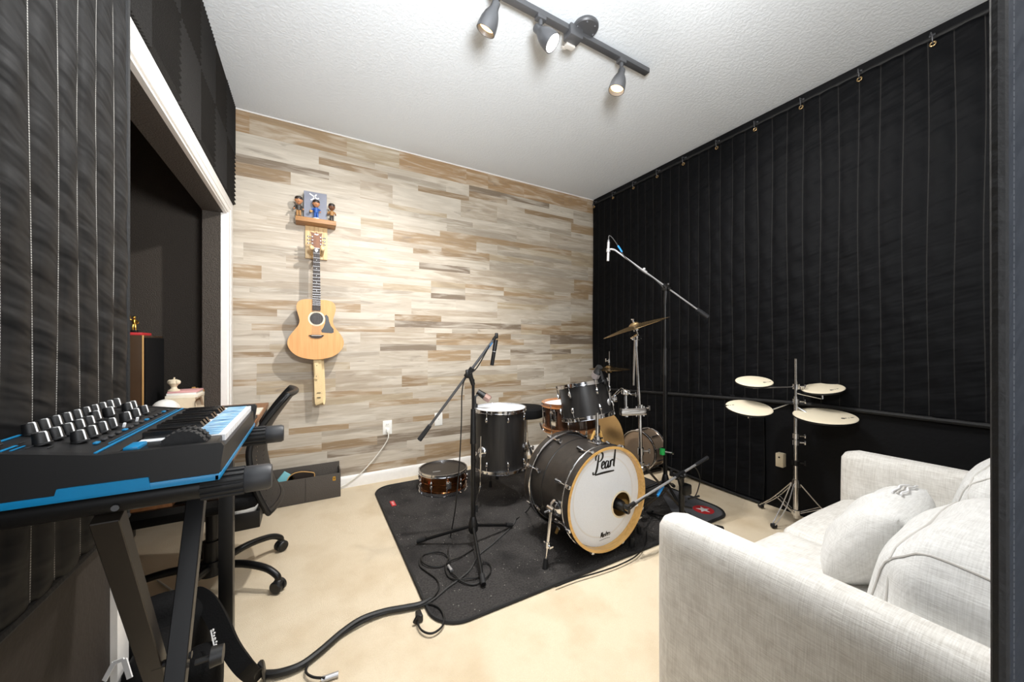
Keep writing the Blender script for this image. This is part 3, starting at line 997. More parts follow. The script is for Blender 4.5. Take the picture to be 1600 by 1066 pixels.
def figurine(x, y, z, h, skin, top, legs, hair, label, turn=0, ball=False):
    r = thing('figurine', label, 'figurine', (x, y, z), 'bobble-head figurines on the wall shelf')
    k = h/.15
    b = MB(); b.lathe([(0, 0), (.023*k, 0), (.023*k, .006*k), (.021*k, .008*k), (0, .008*k)], (x, y, z), (0, 0, 1), 20); b.build('base', M['white_gloss'] if top == M['outfit_blue'] else M['hair'], r)
    b = MB()
    for s in (-1, 1):
        b.tube([(x+s*.009*k, y, z+.007*k), (x+s*.0085*k, y-.001*k, z+.03*k), (x+s*.007*k, y, z+.055*k)], lambda t: .0065*k+.002*k*t, 8, 3)
        b.sphere((x+s*.010*k, y-.006*k, z+.011*k), .0065*k, (.9, 1.5, .7), seg=8)
    b.build('trousers', legs, r)
    b = MB(); b.lathe([(0, .05*k), (.014*k, .05*k), (.0165*k, .062*k), (.019*k, .080*k), (.014*k, .088*k), (.006*k, .092*k), (0, .092*k)], (x, y, z), (0, 0, 1), 16)
    for s in (-1, 1):
        b.tube([(x+s*.017*k, y, z+.083*k), (x+s*.026*k, y-.002*k, z+.070*k), (x+s*.027*k, y-.010*k, z+.06*k)], .006*k, 8, 3)
    b.build('shirt', top, r)
    b = MB()
    b.cyl((x, y, z+.088*k), (x, y, z+.10*k), .006*k, None, 8)
    b.sphere((x, y, z+.122*k), .026*k, (.92, .95, 1.1), seg=16)
    b.sphere((x, y-.025*k, z+.118*k), .004*k, (1, 1, 1.2), seg=8)
    for s in (-1, 1):
        b.sphere((x+s*.024*k, y, z+.120*k), .006*k, (.5, .8, 1), seg=8)
        b.sphere((x+s*.028*k, y-.013*k, z+.057*k), .006*k, seg=8)
    b.build('body', skin, r)
    b = MB()
    for s in (-1, 1): b.sphere((x+s*.009*k, y-.0225*k, z+.125*k), .0035*k, (1, .5, 1), seg=8)
    b.sphere((x, y-.0215*k, z+.107*k), .006*k, (1.2, .5, .3), seg=8)
    b.build('face_paint', M['hair'], r)
    b = MB(); b.lathe([(.0245*k, .010*k), (.0255*k, .018*k), (.022*k, .028*k), (.012*k, .0345*k), (0, .036*k)], (x, y+.004*k, z+.118*k), (0, -.25, 1), 20)
    b.build('hair', hair, r)
    if ball:
        b = MB(); b.sphere((x-.036*k, y-.016*k, z+.052*k), .011*k, seg=12); b.build('ball', M['tan_leather'], r)
sz = 2.0285
figurine(-.062, 3.005, sz, .150, M['skin_light'], M['outfit_dark'], M['outfit_tan'], M['hair'], 'leftmost figurine on the wall shelf, brown clothes and short dark hair')
figurine(.048, 2.992, sz, .140, M['skin_light'], M['outfit_blue'], M['outfit_blue'], M['hair'], 'figurine in blue clothes holding a ball, in front of the silver box', ball=True)
figurine(.150, 3.0, sz, .135, M['skin_dark'], M['outfit_tan'], M['outfit_dark'], M['hair'], 'rightmost figurine on the wall shelf, ochre top and dark hood')
r = thing('display_box', 'silver grey display box standing on the wall shelf', 'box', (.045, 3.05, sz))
MB().lohi((-.030, 3.02, sz), (.118, 3.082, sz+.205), bevel=.001).build('carton', M['box_side'], r)
MB().lohi((-.0295, 3.0188, sz+.0005), (.1175, 3.0199, sz+.2045)).build('printed_front', M['box_grey'], r)
b = MB()
for a, c in (((.006, .19), (.056, .158)), ((.05, .19), (.026, .15)), ((.026, .15), (.014, .145)), ((.056, .158), (.066, .166))):
    b.band([(a[0], 3.0184, sz+a[1]), (c[0], 3.0184, sz+c[1])], .008, .0006, (0, 0, 1) if abs(a[0]-c[0]) > abs(a[1]-c[1]) else (1, 0, 0))
b.build('printed_mark', M['white_ink'], r)

# ------------------------------------------------------------------ outlets on the far wall
r = thing('wall_outlet', 'white wall outlet on the wood wall with a white cord plugged in', 'outlet', (.563, WY1, .38))
MB().lohi((.528, WY1-.006, .378), (.600, WY1-.0005, .492), bevel=.002).build('plate', M['plate'], r)
b = MB()
for z in (.412, .458): b.lohi((.548, WY1-.009, z-.016), (.580, WY1-.006, z+.016), bevel=.003)
b.build('socket', M['white_gloss'], r)
b = MB()
for sx in (-.006, .006): b.lohi((.564+sx-.001, WY1-.0096, .455), (.564+sx+.001, WY1-.009, .465))
b.build('slot', M['hair'], r)
r = thing('power_cord', 'white power cord drooping from the outlet on the wood wall to the floor', 'cord', (.5, 3.06, 0))
b = MB().lohi((.553, WY1-.036, .398), (.577, WY1-.0092, .424), bevel=.004); b.build('plug', M['white_gloss'], r)
b = MB()
b.tube([(.565, WY1-.034, .40), (.563, WY1-.045, .36), (.535, WY1-.035, .30), (.470, WY1-.03, .215), (.41, WY1-.028, .15), (.35, WY1-.027, .095), (.27, WY1-.03, .045), (.21, WY1-.03, .02), (.12, WY1-.028, .006)], .0045, 8, 6)
b.build('cord', M['white_cable'], r)
r = thing('wall_plate', 'white blank wall plate behind the left microphone stand', 'outlet', (.997, WY1, .4))
MB().lohi((.962, WY1-.006, .402), (1.032, WY1-.0005, .514), bevel=.002).build('plate', M['plate'], r)
b = MB(); b.cyl((.997, WY1-.0072, .458), (.997, WY1-.006, .458), .004, None, 10); b.build('screw', M['steel'], r)

# ------------------------------------------------------------------ grey felt bin by the far wall
BX0, BX1, BY0, BY1, BH = -.245, .205, 2.925, 3.060, .195
r = thing('storage_bin', 'grey felt storage bin on the carpet against the wood wall', 'storage bin', (0, 3.0, 0))
b = MB()
b.lohi((BX0, BY0, .001), (BX1, BY0+.008, BH-.02), bevel=.002); b.lohi((BX0, BY1-.008, .001), (BX1, BY1, BH+.03), bevel=.002)
b.lohi((BX0, BY0+.008, .001), (BX0+.008, BY1-.008, BH), bevel=.002); b.lohi((BX1-.008, BY0+.008, .001), (BX1, BY1-.008, BH), bevel=.002)
b.lohi((BX0+.008, BY0+.008, .001), (BX1-.008, BY1-.008, .012))
b.build('felt_body', M['bin'], r)
b = MB(); b.tube([(-.02, BY0-.001, .005), (-.018, BY0-.001, .09), (-.02, BY0-.001, BH-.022)], .0018, 6, 3); b.build('seam', M['outfit_dark'], r)
b = MB().lohi((.152, BY0-.0015, .125), (.172, BY0-.0002, .155), bevel=.0005); b.build('label_tag', M['gold'], r)
b = MB(); b.lohi((.158, BY0-.0019, .133), (.161, BY0-.0014, .148)); b.lohi((.164, BY0-.0019, .133), (.167, BY0-.0014, .148)); b.build('tag_mark', M['ink'], r)
b = MB().box((-.155, 2.985, .15), (.085, .02, .13), Matrix.Rotation(R(38), 3, 'Y'), .002)
tag(b.build('notebook', M['teal']), 'teal notebook sticking out of the grey felt bin', 'notebook')
r = thing('sunglasses_case', 'dark arched case with tan edging sticking up from the grey felt bin', 'case', (-.06, 3.0, .02))
arc = [(-.085, 0), (-.085, .10), (-.07, .135), (-.04, .155), (0, .16), (.05, .150), (.085, .135), (.085, 0)]
MB().prism(arc, (-.05, 2.975, .05), (1, 0, 0), (0, 0, 1), (0, .035, 0)).build('shell', M['hair'], r)
b = MB(); b.tube([(-.05+a, 2.974, .05+c) for a, c in arc[1:]] and [(-.05+a, 2.974, .05+c) for a, c in arc[1:7]]+[(.035, 2.974, .15)], .0035, 8, 4); b.build('edging', M['tan_leather'], r)
b = MB()
for a, c in ((-.06, .10), (-.045, .125), (-.07, .08)): b.cyl((-.05+a, 2.974, .05+c), (-.05+a, 2.976, .05+c), .004, None, 8)
b.build('stud', M['gold'], r)

# ------------------------------------------------------------------ drum rug
RX0, RX1, RY0, RY1, RT = .435, 2.43, 1.355, 2.945, .009
def round_rect(x0, x1, y0, y1, rad, n=10):
    out = []
    for cx, cy, a0 in ((x1-rad, y1-rad, 0), (x0+rad, y1-rad, 90), (x0+rad, y0+rad, 180), (x1-rad, y0+rad, 270)):
        for k in range(n+1):
            a = R(a0+90*k/n); out.append((cx+rad*math.cos(a), cy+rad*math.sin(a)))
    return out
r = thing('drum_rug', 'black speckled drum rug with rounded corners on the beige carpet', 'rug', ((RX0+RX1)/2, (RY0+RY1)/2, 0))
pts = round_rect(RX0, RX1, RY0, RY1, .13)
b = MB(); b.prism(pts, (0, 0, .001), (1, 0, 0), (0, 1, 0), (0, 0, RT-.001)); b.build('pile', M['rug'], r)
b = MB(); b.tube([(x, y, .007) for x, y in pts], .0075, 6, 0, closed=True)
b.build('edge_binding', M['hem'], r)
# slate corner with the round emblem
rad = .118
cp = [(RX1-.40, RY0+.012), (RX1-.20, RY0+.30), (RX1-.19, RY0+.46), (RX1-.012, RY0+.52)]
arcp = []
for k in range(11):
    a = R(-90+90*k/10); arcp.append((RX1-.012-rad+rad*math.cos(a), RY0+.012+rad+rad*math.sin(a)))
poly = arcp+[(RX1-.012, RY0+.47), (RX1-.16, RY0+.42), (RX1-.34, RY0+.20), (RX1-.40, RY0+.012)]
b = MB(); b.prism(poly, (0, 0, RT), (1, 0, 0), (0, 1, 0), (0, 0, .0012)); b.build('corner_panel', M['mat_grey'], r)
EC = at_z(1099, 797, RT)
b = MB(); b.prism([(.064*math.cos(2*PI*k/40), .064*math.sin(2*PI*k/40)) for k in range(40)], (EC.x, EC.y, RT+.0012), (1, 0, 0), (0, 1, 0), (0, 0, .001)); em = b.build('emblem_disc', M['red'], r)
b = MB(); b.prism([((.046 if k % 2 == 0 else .019)*math.cos(R(84+36*k)), (.046 if k % 2 == 0 else .019)*math.sin(R(84+36*k))) for k in range(10)], (EC.x, EC.y, RT+.0022), (_c, -_s, 0), (_s, _c, 0), (0, 0, .001)); b.build('emblem_star', M['white_ink'], em)
p = at_z(614, 787, .01)
b = MB().box((p.x, p.y, .0105), (.030, .085, .002)); tg = b.build('woven_label', M['red'], r)
b = MB()
for dy in (-.022, -.006, .010, .024): b.lohi((p.x-.007, p.y+dy-.005, .0116), (p.x+.007, p.y+dy+.004, .0122))
b.build('label_lettering', M['pink'], tg)
TOP = RT   # surface of the rug

# ------------------------------------------------------------------ drums
def drum(root, c, axis, rad, depth, shell_m, hoop_m, head_m, nl, bottom_m=None, hoop_r=.012, hoop_h=.022, phase=0, lug_len=.03, two_lugs=True, lug_m=None, bead=False, hint=None, tube_lug=False):
    """c = centre of the resonant (lower) edge; axis points to the batter edge"""
    lug_m = lug_m or M['chrome']
    u, v, n = frame(axis, hint)
    c = V(c)
    b = MB()
    prof = [(rad, .004)]
    if bead: prof += [(rad, depth*.46), (rad+.004, depth*.48), (rad+.004, depth*.52), (rad, depth*.54)]
    prof += [(rad, depth-.004), (rad-.007, depth-.004), (rad-.007, .004)]
    b.lathe(prof, c, n, 64, closed=True); b.build('shell', shell_m, root)
    for k, (h0, nm, hm) in enumerate(((depth, 'batter_head', head_m), (0, 'bottom_head', bottom_m or head_m))):
        s = 1 if k == 0 else -1
        b = MB(); b.lathe([(0, h0+s*.001), (rad*.6, h0+s*.001), (rad-.003, h0+s*.001), (rad+.003, h0-s*.003), (rad+.003, h0-s*.012)], c, n, 64); b.build(nm, hm, root)
        b = MB()
        b.lathe([(rad+.0035, h0-s*.012), (rad+hoop_r, h0-s*.013), (rad+hoop_r, h0-s*.008), (rad+.007, h0-s*.006), (rad+.007, h0+s*(hoop_h*.4)), (rad+hoop_r*.9, h0+s*hoop_h*.5), (rad+.004, h0+s*hoop_h*.5), (rad+.0035, h0)], c, n, 64, closed=True)
        b.build('hoop', hoop_m, root)
    for k in range(nl):
        a = 2*PI*k/nl+phase
        d = u*math.cos(a)+v*math.sin(a)
        ends = (0, 1)
        if tube_lug:
            b = MB(); b.cyl(c+d*(rad+.012)+n*(depth*.22), c+d*(rad+.012)+n*(depth*.78), .0055, None, 10)
            for f in (.3, .7): b.cyl(c+d*(rad-.001)+n*depth*f, c+d*(rad+.012)+n*depth*f, .004, None, 8)
            lo = b.build('lug', lug_m, root)
        for e in ends:
            hh = depth*(.0)+(.052 if e == 0 else depth-.052)
            s = 1 if e else -1
            if not tube_lug:
                b = MB()
                p = c+d*(rad+.006)+n*hh
                b.tube([p-n*lug_len*.62*s, p-n*lug_len*.3*s+d*.004, p+n*lug_len*.2*s+d*.006, p+n*lug_len*.55*s+d*.004], lambda t: .0045+.0045*math.sin(PI*min(1, t*.9+.1)), 10, 3)
                lo = b.build('lug', lug_m, root)
            b = MB()
            b.cyl(c+d*(rad+hoop_r*.8)+n*(hh if not tube_lug else depth*.5+s*depth*.25), c+d*(rad+hoop_r*.8)+n*((depth if e else 0)+s*.004), .0028, None, 8)
            b.cyl(c+d*(rad+hoop_r*.8)+n*((depth if e else 0)+s*.002), c+d*(rad+hoop_r*.8)+n*((depth if e else 0)+s*.012), .0055, .0045, 8)
            b.build('tension_rod', lug_m, lo)
    return u, v, n

# --- floor tom
FT = V((1.19, 2.29, 0)); ftb, fth = .255, .405
r = thing('floor_tom', 'tall satin black floor tom with a bright white head', 'drum', (FT.x, FT.y, TOP))
drum(r, (FT.x, FT.y, ftb), (0, 0, 1), .178, fth, M['shell_black'], M['chrome'], M['head_white'], 8, phase=R(-55), hoop_r=.013)
for ang in (-158, -40, 80):
    a = R(ang); d = V((math.cos(a), math.sin(a), 0))
    p = V((FT.x, FT.y, 0))+d*.196
    b = MB()
    q = p+d*.045
    b.tube([p+V((0, 0, .50)), p+V((0, 0, .20)), p+d*.012+V((0, 0, .15)), q+V((0, 0, .05)), q+V((0, 0, TOP+.03))], .006, 10, 4)
    lg = b.build('leg', M['chrome'], r)
    MB().cyl(q+V((0, 0, TOP)), q+V((0, 0, TOP+.045)), .013, .010, 14).build('rubber_foot', M['rubber'], lg)
    b = MB(); b.lathe([(0, -.001), (.034, -.001), (.036, .006), (.028, .018), (.014, .024), (0, .024)], V((FT.x, FT.y, .39))+d*.177, d, 24)
    b.cyl(V((FT.x, FT.y, .39))+d*.196-V((0, 0, .03)), V((FT.x, FT.y, .39))+d*.196+V((0, 0, .03)), .011, None, 12)
    u_, v_, _ = frame(d)
    b.cyl(V((FT.x, FT.y, .39))+d*.205, V((FT.x, FT.y, .39))+d*.236, .005, None, 8)
    b.box(V((FT.x, FT.y, .39))+d*.238, (.012, .012, .03), bevel=.003)
    b.build('leg_bracket', M['chrome'], lg)

# --- bass drum
BC = V((1.352, 0, .318)); by0, by1 = 1.415, 1.735
br_ = .254
r = thing('bass_drum', 'black bass drum with a white logo front head and maple hoop', 'drum', (BC.x, 1.57, TOP))
ax = V((0, 1, 0)); o = V((BC.x, 0, BC.z))
b = MB(); b.lathe([(br_, by0), (br_, by1), (br_-.008, by1), (br_-.008, by0)], o, ax, 72, closed=True); b.build('shell', M['shell_bass'], r)
b = MB(); b.lathe([(br_-.0085, by0), (br_-.0085, by1), (br_-.0095, by1), (br_-.0095, by0)], o, ax, 72, closed=True); b.build('inner_ply', M['maple'], r, )
b = MB(); b.lathe([(br_+.0005, by1-.115), (br_+.003, by1-.113), (br_+.003, by1-.108), (br_+.0005, by1-.106)], o, ax, 72, closed=True); b.build('shell_groove', M['ink'], r)
for nm, y0, y1 in (('front_hoop', 1.378, 1.421), ('back_hoop', 1.729, 1.772)):
    b = MB(); b.lathe([(br_+.004, y0+.001), (br_+.016, y0), (br_+.016, y1), (br_+.004, y1)], o, ax, 72, closed=True)
    h = b.build(nm, M['shell_bass'], r)
    fr = y0 if nm == 'front_hoop' else y1
    s = 1 if nm == 'front_hoop' else -1
    b = MB(); b.lathe([(br_+.0155, fr-s*.0012), (br_+.0155, fr+s*.002), (br_+.0035, fr+s*.002), (br_+.0035, fr+s*.035), (br_+.0015, fr+s*.035), (br_+.0015, fr-s*.0012)], o, ax, 72, closed=True)
    b.build('maple_edge', M['maple'], h)
    iy = y1 if nm == 'front_hoop' else y0
    b = MB(); b.torus((BC.x, iy+s*.003, BC.z), ax, br_+.0145, .0052, 72, 8); b.build('chrome_ring', M['chrome'], h)
# heads
hy_ = 1.413
pc = at_y(970.5, 788, hy_); PR = .068
def port_head():
    b = MB()
    n = 72
    hx, hz = pc.x-BC.x, pc.z-BC.z
    rings = []
    for f, yy in ((0, hy_), (.25, hy_), (.6, hy_), (1, hy_), (1, hy_+.012), ):
        vs = []
        for k in range(n):
            a = 2*PI*k/n
            p0 = V((hx+PR*math.cos(a), hz+PR*math.sin(a)))
            dd = V((math.cos(a), math.sin(a)))
            bq = p0.dot(dd); cq = p0.dot(p0)-(br_+.001)**2
            t = -bq+math.sqrt(bq*bq-cq)
            p = p0+dd*t*f
            vs.append(b.bm.verts.new((BC.x+p.x, yy, BC.z+p.y)))
        rings.append(vs)
    b.loft(rings, capped=False)
    return b
hd_o = port_head().build('front_head', M['head_white'], r)
b = MB(); b.torus((pc.x, hy_-.001, pc.z), ax, PR, .0045, 40, 8)
b.build('port_ring', M['cream'], hd_o)
b = MB(); b.lathe([(br_*.80, hy_-.0004), (br_*.815, hy_-.0011), (br_*.83, hy_-.0004)], o, ax, 72); b.build('damper_ring', mat('pale_grey_film', (222, 222, 222), .5), hd_o)
b = MB(); b.lathe([(0, by1+.001), (br_, by1+.001), (br_+.003, by1-.004)], o, ax, 72); b.build('batter_head', M['head_white'], r)
# added board standing in for the lit golden shell interior behind the port
b = MB(); b.lohi((BC.x-.02, 1.50, BC.z-.18), (BC.x+.16, 1.515, BC.z+.12), bevel=.004); mf = b.build('interior_stand_in', M['maple'], r)
b = MB()
for dx, dz in ((.035, .048), (.012, .032), (-.01, .05)): b.cyl((pc.x+dx, 1.4998, pc.z+dz), (pc.x+dx, 1.4985, pc.z+dz), .008, None, 16)
b.build('vent_dot', M['ink'], mf)

# script logo and small model script on the head, brush strokes in the head plane
def strokes(list_, o2, sc, shear, y, w0, rise=0):
    b = MB()
    for pts, wa, wb in list_:
        cp_ = catmull([V((x+shear*z, z, 0)) for x, z in pts], 8)
        m = len(cp_)
        L_, R_ = [], []
        for i, p in enumerate(cp_):
            t = (cp_[min(i+1, m-1)]-cp_[max(i-1, 0)]).normalized()
            nn = V((-t.y, t.x, 0))
            # broad pen: thick on down strokes
            w = w0*(wa+(wb-wa)*abs(t.y))*(.35+.65*math.sin(PI*(.12+.76*i/(m-1))))
            L_.append(p+nn*w); R_.append(p-nn*w)
        va = [b.bm.verts.new((o2.x+p.x*sc, y, o2.z+(p.y+rise*p.x)*sc)) for p in L_]
        vb = [b.bm.verts.new((o2.x+p.x*sc, y, o2.z+(p.y+rise*p.x)*sc)) for p in R_]
        va2 = [b.bm.verts.new(v.co+V((0, .0008, 0))) for v in va]
        vb2 = [b.bm.verts.new(v.co+V((0, .0008, 0))) for v in vb]
        b.loft([[va[i], vb[i], vb2[i], va2[i]] for i in range(m)])
    return b
pearl = [
    ([(.22, .88), (.20, .55), (.17, .18), (.08, -.12), (-.08, -.16), (-.12, -.02)], .5, 1.35),
    ([(.02, .60), (.00, .80), (.12, 1.0), (.32, 1.04), (.50, .92), (.52, .70), (.40, .54), (.24, .50)], .55, 1.3),
    ([(.50, .20), (.64, .27), (.70, .38), (.62, .46), (.53, .36), (.52, .16), (.62, .04), (.76, .12)], .5, 1.15),
    ([(1.00, .40), (.88, .44), (.79, .28), (.80, .08), (.90, .04), (1.00, .22), (1.03, .43)], .5, 1.2),
    ([(1.03, .43), (1.02, .20), (1.06, .04), (1.14, .12)], .5, 1.2),
    ([(1.18, .44), (1.20, .25), (1.19, .03)], .6, 1.3),
    ([(1.19, .24), (1.25, .40), (1.34, .45), (1.38, .38)], .7, 1.1),
    ([(1.50, 1.05), (1.49, .60), (1.48, .12), (1.56, .04)], .5, 1.4),
    ([(.05, -.22), (.7, -.20), (1.55, -.22)], 1.1, 1.1)]
lp = at_y(929, 737, hy_)
strokes(pearl, lp, .090, .12, hy_-.0012, .055, .02).build('logo_script', M['ink'], hd_o)
masters = [([(0, 0), (.06, .5), (.12, .1), (.2, .5), (.24, 0)], .5, 1.1), ([(.42, .3), (.32, .28), (.3, .08), (.38, .02), (.44, .25), (.45, .03)], .5, 1),
           ([(.6, .3), (.52, .24), (.6, .12), (.52, .02)], .5, 1), ([(.72, .5), (.69, .1), (.75, .02)], .5, 1), ([(.65, .32), (.8, .34)], .8, 1),
           ([(.84, .18), (.94, .24), (.88, .32), (.83, .14), (.92, .02)], .5, 1), ([(1.0, .3), (1.0, .02)], .6, 1), ([(1.0, .15), (1.06, .3), (1.12, .28)], .6, 1),
           ([(1.26, .3), (1.18, .24), (1.26, .12), (1.16, .0)], .5, 1), ([(-.1, -.25), (.7, -.2), (1.35, -.25)], .35, .35)]
lp2 = at_y(938, 841, hy_)
strokes(masters, lp2, .052, .2, hy_-.0012, .05).build('model_script', M['ink'], hd_o)
# lugs + claws
for k in range(8):
    a = 2*PI*k/8+R(22.5)
    d = V((math.cos(a), 0, math.sin(a)))
    for fy, s, hyy in ((1.49, -1, 1.382), (1.665, 1, 1.768)):
        b = MB(); p = o+d*(br_+.008)+V((0, fy, 0))
        b.tube([p-V((0, .028*s*-1, 0)), p+d*.006+V((0, -.01*-s*-1, 0)), p+V((0, .022*s, 0))], lambda t: .006+.006*math.sin(PI*t), 10, 4)
        lg = b.build('lug', M['chrome'], r)
        b = MB()
        b.cyl(p+V((0, .01*s, 0)), V((p.x, hyy, p.z))+d*.012, .0032, None, 8)
        b.box(V((p.x, hyy-s*.012, p.z))+d*.012, (.02, .03, .016), Matrix.Rotation(-a+PI/2, 3, 'Y'), .004)
        b.build('claw', M['chrome'], lg)
# spurs
for sx in (-1, 1):
    b = MB()
    base = V((BC.x+sx*.252, 1.49, .285))
    d = V((sx, 0, -.1)).normalized()
    b.lathe([(0, 0), (.042, 0), (.044, .006), (.034, .020), (.018, .028), (0, .03)], base, d, 28)
    b.cyl(base+d*.03-V((0, .02, 0)), base+d*.03+V((0, .03, .0)), .014, None, 14)
    b.cyl(base+d*.045, base+d*.075, .006, None, 8)
    sp = b.build('spur', M['chrome'], r)
    tip = V((BC.x+sx*.335, 1.475, TOP))
    top = base+d*.032
    b = MB(); b.cyl(top, tip.lerp(top, .35), .0085, None, 12); b.cyl(tip.lerp(top, .42), tip.lerp(top, .08), .006, None, 12)
    m_ = tip.lerp(top, .4)
    b.cyl(m_-(top-tip).normalized()*.014, m_+(top-tip).normalized()*.014, .0125, None, 12)
    b.cyl(m_-V((0, .03, 0)), m_+V((0, .03, 0)), .005, None, 8); b.box(m_-V((0, .032, 0)), (.024, .006, .014), bevel=.002)
    b.build('spur_leg', M['chrome'], sp)
    b = MB(); b.cyl(tip, tip.lerp(top, .17), .013, .011, 14); b.build('rubber_tip', M['rubber'], sp)
# tom-mount plate on top
b = MB(); pz = BC.z+br_
b.box((BC.x+.03, 1.50, pz+.004), (.06, .09, .014), bevel=.004); b.cyl((BC.x+.03, 1.50, pz), (BC.x+.03, 1.50, pz+.04), .02, .017, 16)
b.cyl((BC.x+.0, 1.50, pz+.025), (BC.x+.07, 1.50, pz+.025), .005, None, 8)
for k in range(5): b.cyl((BC.x+.03+.022*math.cos(k*1.26), 1.50+.022*math.sin(k*1.26), pz+.012), (BC.x+.03+.022*math.cos(k*1.26), 1.50+.022*math.sin(k*1.26), pz+.024), .005, None, 8)
b.build('mount_plate', M['chrome'], r)
b = MB(); b.cyl((BC.x+.03, 1.50, pz+.03), (BC.x+.03, 1.50, pz+.17), .009, None, 12); b.build('mount_tube', M['chrome'], r)

# --- rack tom
RTc = V((1.525, 1.765, .765))
axis_t = V((-.075, .20, 1)).normalized()
r = thing('rack_tom', 'satin black rack tom tilted towards the drum throne', 'drum', (RTc.x, RTc.y, RTc.z))
c0 = RTc-axis_t*.102
ru, rv, rn = drum(r, c0, axis_t, .152, .204, M['shell_black'], M['chrome'], M['head_white'], 6, phase=R(20), hoop_r=.013)
# mount badge on the right-hand side
sd = (V((.72, -.69, 0))-rn*V((.72, -.69, 0)).dot(rn)).normalized()
b = MB(); p = RTc+sd*.152
b.lathe([(0, 0), (.022, 0), (.022, .004), (.018, .008), (0, .009)], RTc+(V((.45, -.89, 0))).normalized()*.1525, V((.45, -.89, 0)), 20)
b.build('vent_badge', M['steel'], r)
sd2 = V((.96, -.28, 0)).normalized()
b = MB()
pm = RTc+sd2*.155
b.box(pm+sd2*.006, (.02, .05, .09), Matrix.Rotation(math.atan2(sd2.y, sd2.x), 3, 'Z'), .004)
b.cyl(pm+sd2*.01, pm+sd2*.055, .013, None, 14)
b.box(pm+sd2*.05, (.03, .036, .036), Matrix.Rotation(math.atan2(sd2.y, sd2.x), 3, 'Z'), .006)
b.build('mount_bracket', M['chrome'], r)
PM = pm+sd2*.05

# --- crash stand carrying the tom arm
CS = V((1.805, 1.567, 0))
ctop = V((1.777, 1.578, 1.155))
r = thing('cymbal_stand', 'chrome cymbal stand right of the rack tom holding the tilted crash', 'cymbal stand', (CS.x, CS.y, TOP))
b = MB(); b.cyl((CS.x+.004, CS.y, .06), (CS.x, CS.y, .46), .0125, None, 16); b.cyl((CS.x, CS.y, .44), (CS.x-.006, CS.y+.002, .73), .0105, None, 16); b.cyl((CS.x-.006, CS.y+.002, .71), ctop-V((.0, 0, .03)), .008, None, 14)
b.build('pole', M['chrome'], r)
for z, rr in ((.45, .018), (.72, .016), (.36, .021)):
    b = MB(); b.cyl((CS.x, CS.y, z-.022), (CS.x, CS.y, z+.022), rr, None, 16)
    b.cyl((CS.x, CS.y, z), (CS.x+.045, CS.y-.02, z), .005, None, 8); b.box((CS.x+.05, CS.y-.022, z), (.008, .014, .03), bevel=.003)
    b.build('collar', M['chrome'], r)
hub = V((CS.x, CS.y, .36))
for ang in (-28, 92, 212):
    d = V((math.cos(R(ang)), math.sin(R(ang)), 0))
    b = MB()
    for off in (-.012, .012):
        sd_ = V((-d.y, d.x, 0))*off
        b.box((hub+d*.02+(V((CS.x, CS.y, 0))+d*.30+V((0, 0, TOP+.03))))/2+sd_, (.006, .012, (hub+d*.02-(V((CS.x, CS.y, 0))+d*.30+V((0, 0, TOP+.03)))).length), (hub+d*.02-(V((CS.x, CS.y, 0))+d*.30+V((0, 0, TOP+.03)))).to_track_quat('Z', 'Y').to_matrix())
        e0 = V((CS.x, CS.y, .10))+d*.012+sd_; e1 = V((CS.x, CS.y, .20))+d*.15+sd_
        b.box((e0+e1)/2, (.004, .009, (e1-e0).length), (e1-e0).to_track_quat('Z', 'Y').to_matrix())
    lg = b.build('leg', M['bronze_black'] if ang == -28 else M['chrome'], r)
    f = V((CS.x, CS.y, 0))+d*.305
    MB().cyl(f+V((0, 0, TOP)), f+V((0, 0, TOP+.05)), .015, .013, 14).build('rubber_foot', M['rubber'], lg)
b = MB(); b.cyl((CS.x, CS.y, .08), (CS.x, CS.y, .12), .02, None, 14); b.build('lower_collar', M['chrome'], r)
# tilter
tn = V((-.165, .10, 1)).normalized()   # refined below from the cymbal ends
ca, cb = at_d(944, 528, 2.20), at_d(1042, 496, 2.20)
cc = (ca+cb)/2
axd = (cb-ca).normalized()
view = V((cc.x, cc.y, cc.z-EYE)).normalized()
cn = axd.cross(view).normalized()
if cn.z < 0: cn = -cn
cn = (cn+view*-.02).normalized()
crad = (cb-ca).length/2
b = MB(); tb = cc-cn*.05
b.cyl(ctop-V((0, 0, .05)), ctop+V((0, 0, .01)), .014, None, 14); b.sphere(ctop+V((0, 0, .012)), .017, seg=12)
b.box(ctop+V((0, 0, .0)), (.06, .02, .024), bevel=.004); b.cyl(ctop+V((-.045, 0, 0)), ctop+V((.045, 0, 0)), .005, None, 8)
b.tube([ctop+V((0, 0, .01)), tb, cc+cn*.055], .004, 8)
b.lathe([(.006, -.02), (.018, -.02), (.018, -.012), (.006, -.010)], cc, cn, 16)
b.build('tilter', M['chrome'], r)
b = MB(); b.cyl(cc+cn*.03, cc+cn*.05, .007, .006, 10); b.box(cc+cn*.052, (.006, .022, .008), bevel=.002); b.build('wing_nut', M['chrome'], r)
# spare rod hanging below the tilter, and the multi clamp with the tom arm
b = MB(); b.cyl(ctop+V((-.022, -.01, -.01)), ctop+V((-.038, -.014, -.29)), .006, None, 10); b.build('hanging_rod', M['chrome'], r)
cz_ = .70
pa = at_d(972, 653, 2.23); pb = at_d(1010, 649, 2.15)
mid = V((CS.x, CS.y, cz_))
b = MB()
dir_ = (V((pa.x, pa.y, 0))-V((CS.x, CS.y, 0))).normalized()
rotz = Matrix.Rotation(math.atan2(dir_.y, dir_.x), 3, 'Z')
b.box(mid+dir_*.05, (.17, .034, .045), rotz, .006)
for q in (-.02, .03, .09): b.cyl(mid+dir_*q+V((0, 0, -.032)), mid+dir_*q+V((0, 0, .032)), .007, None, 10)
b.build('multi_clamp', M['chrome'], r)
post = mid+dir_*.10
b = MB(); b.cyl(post-V((0, 0, .03)), post+V((0, 0, .10)), .0095, None, 12)
pe = post+V((0, 0, .12))
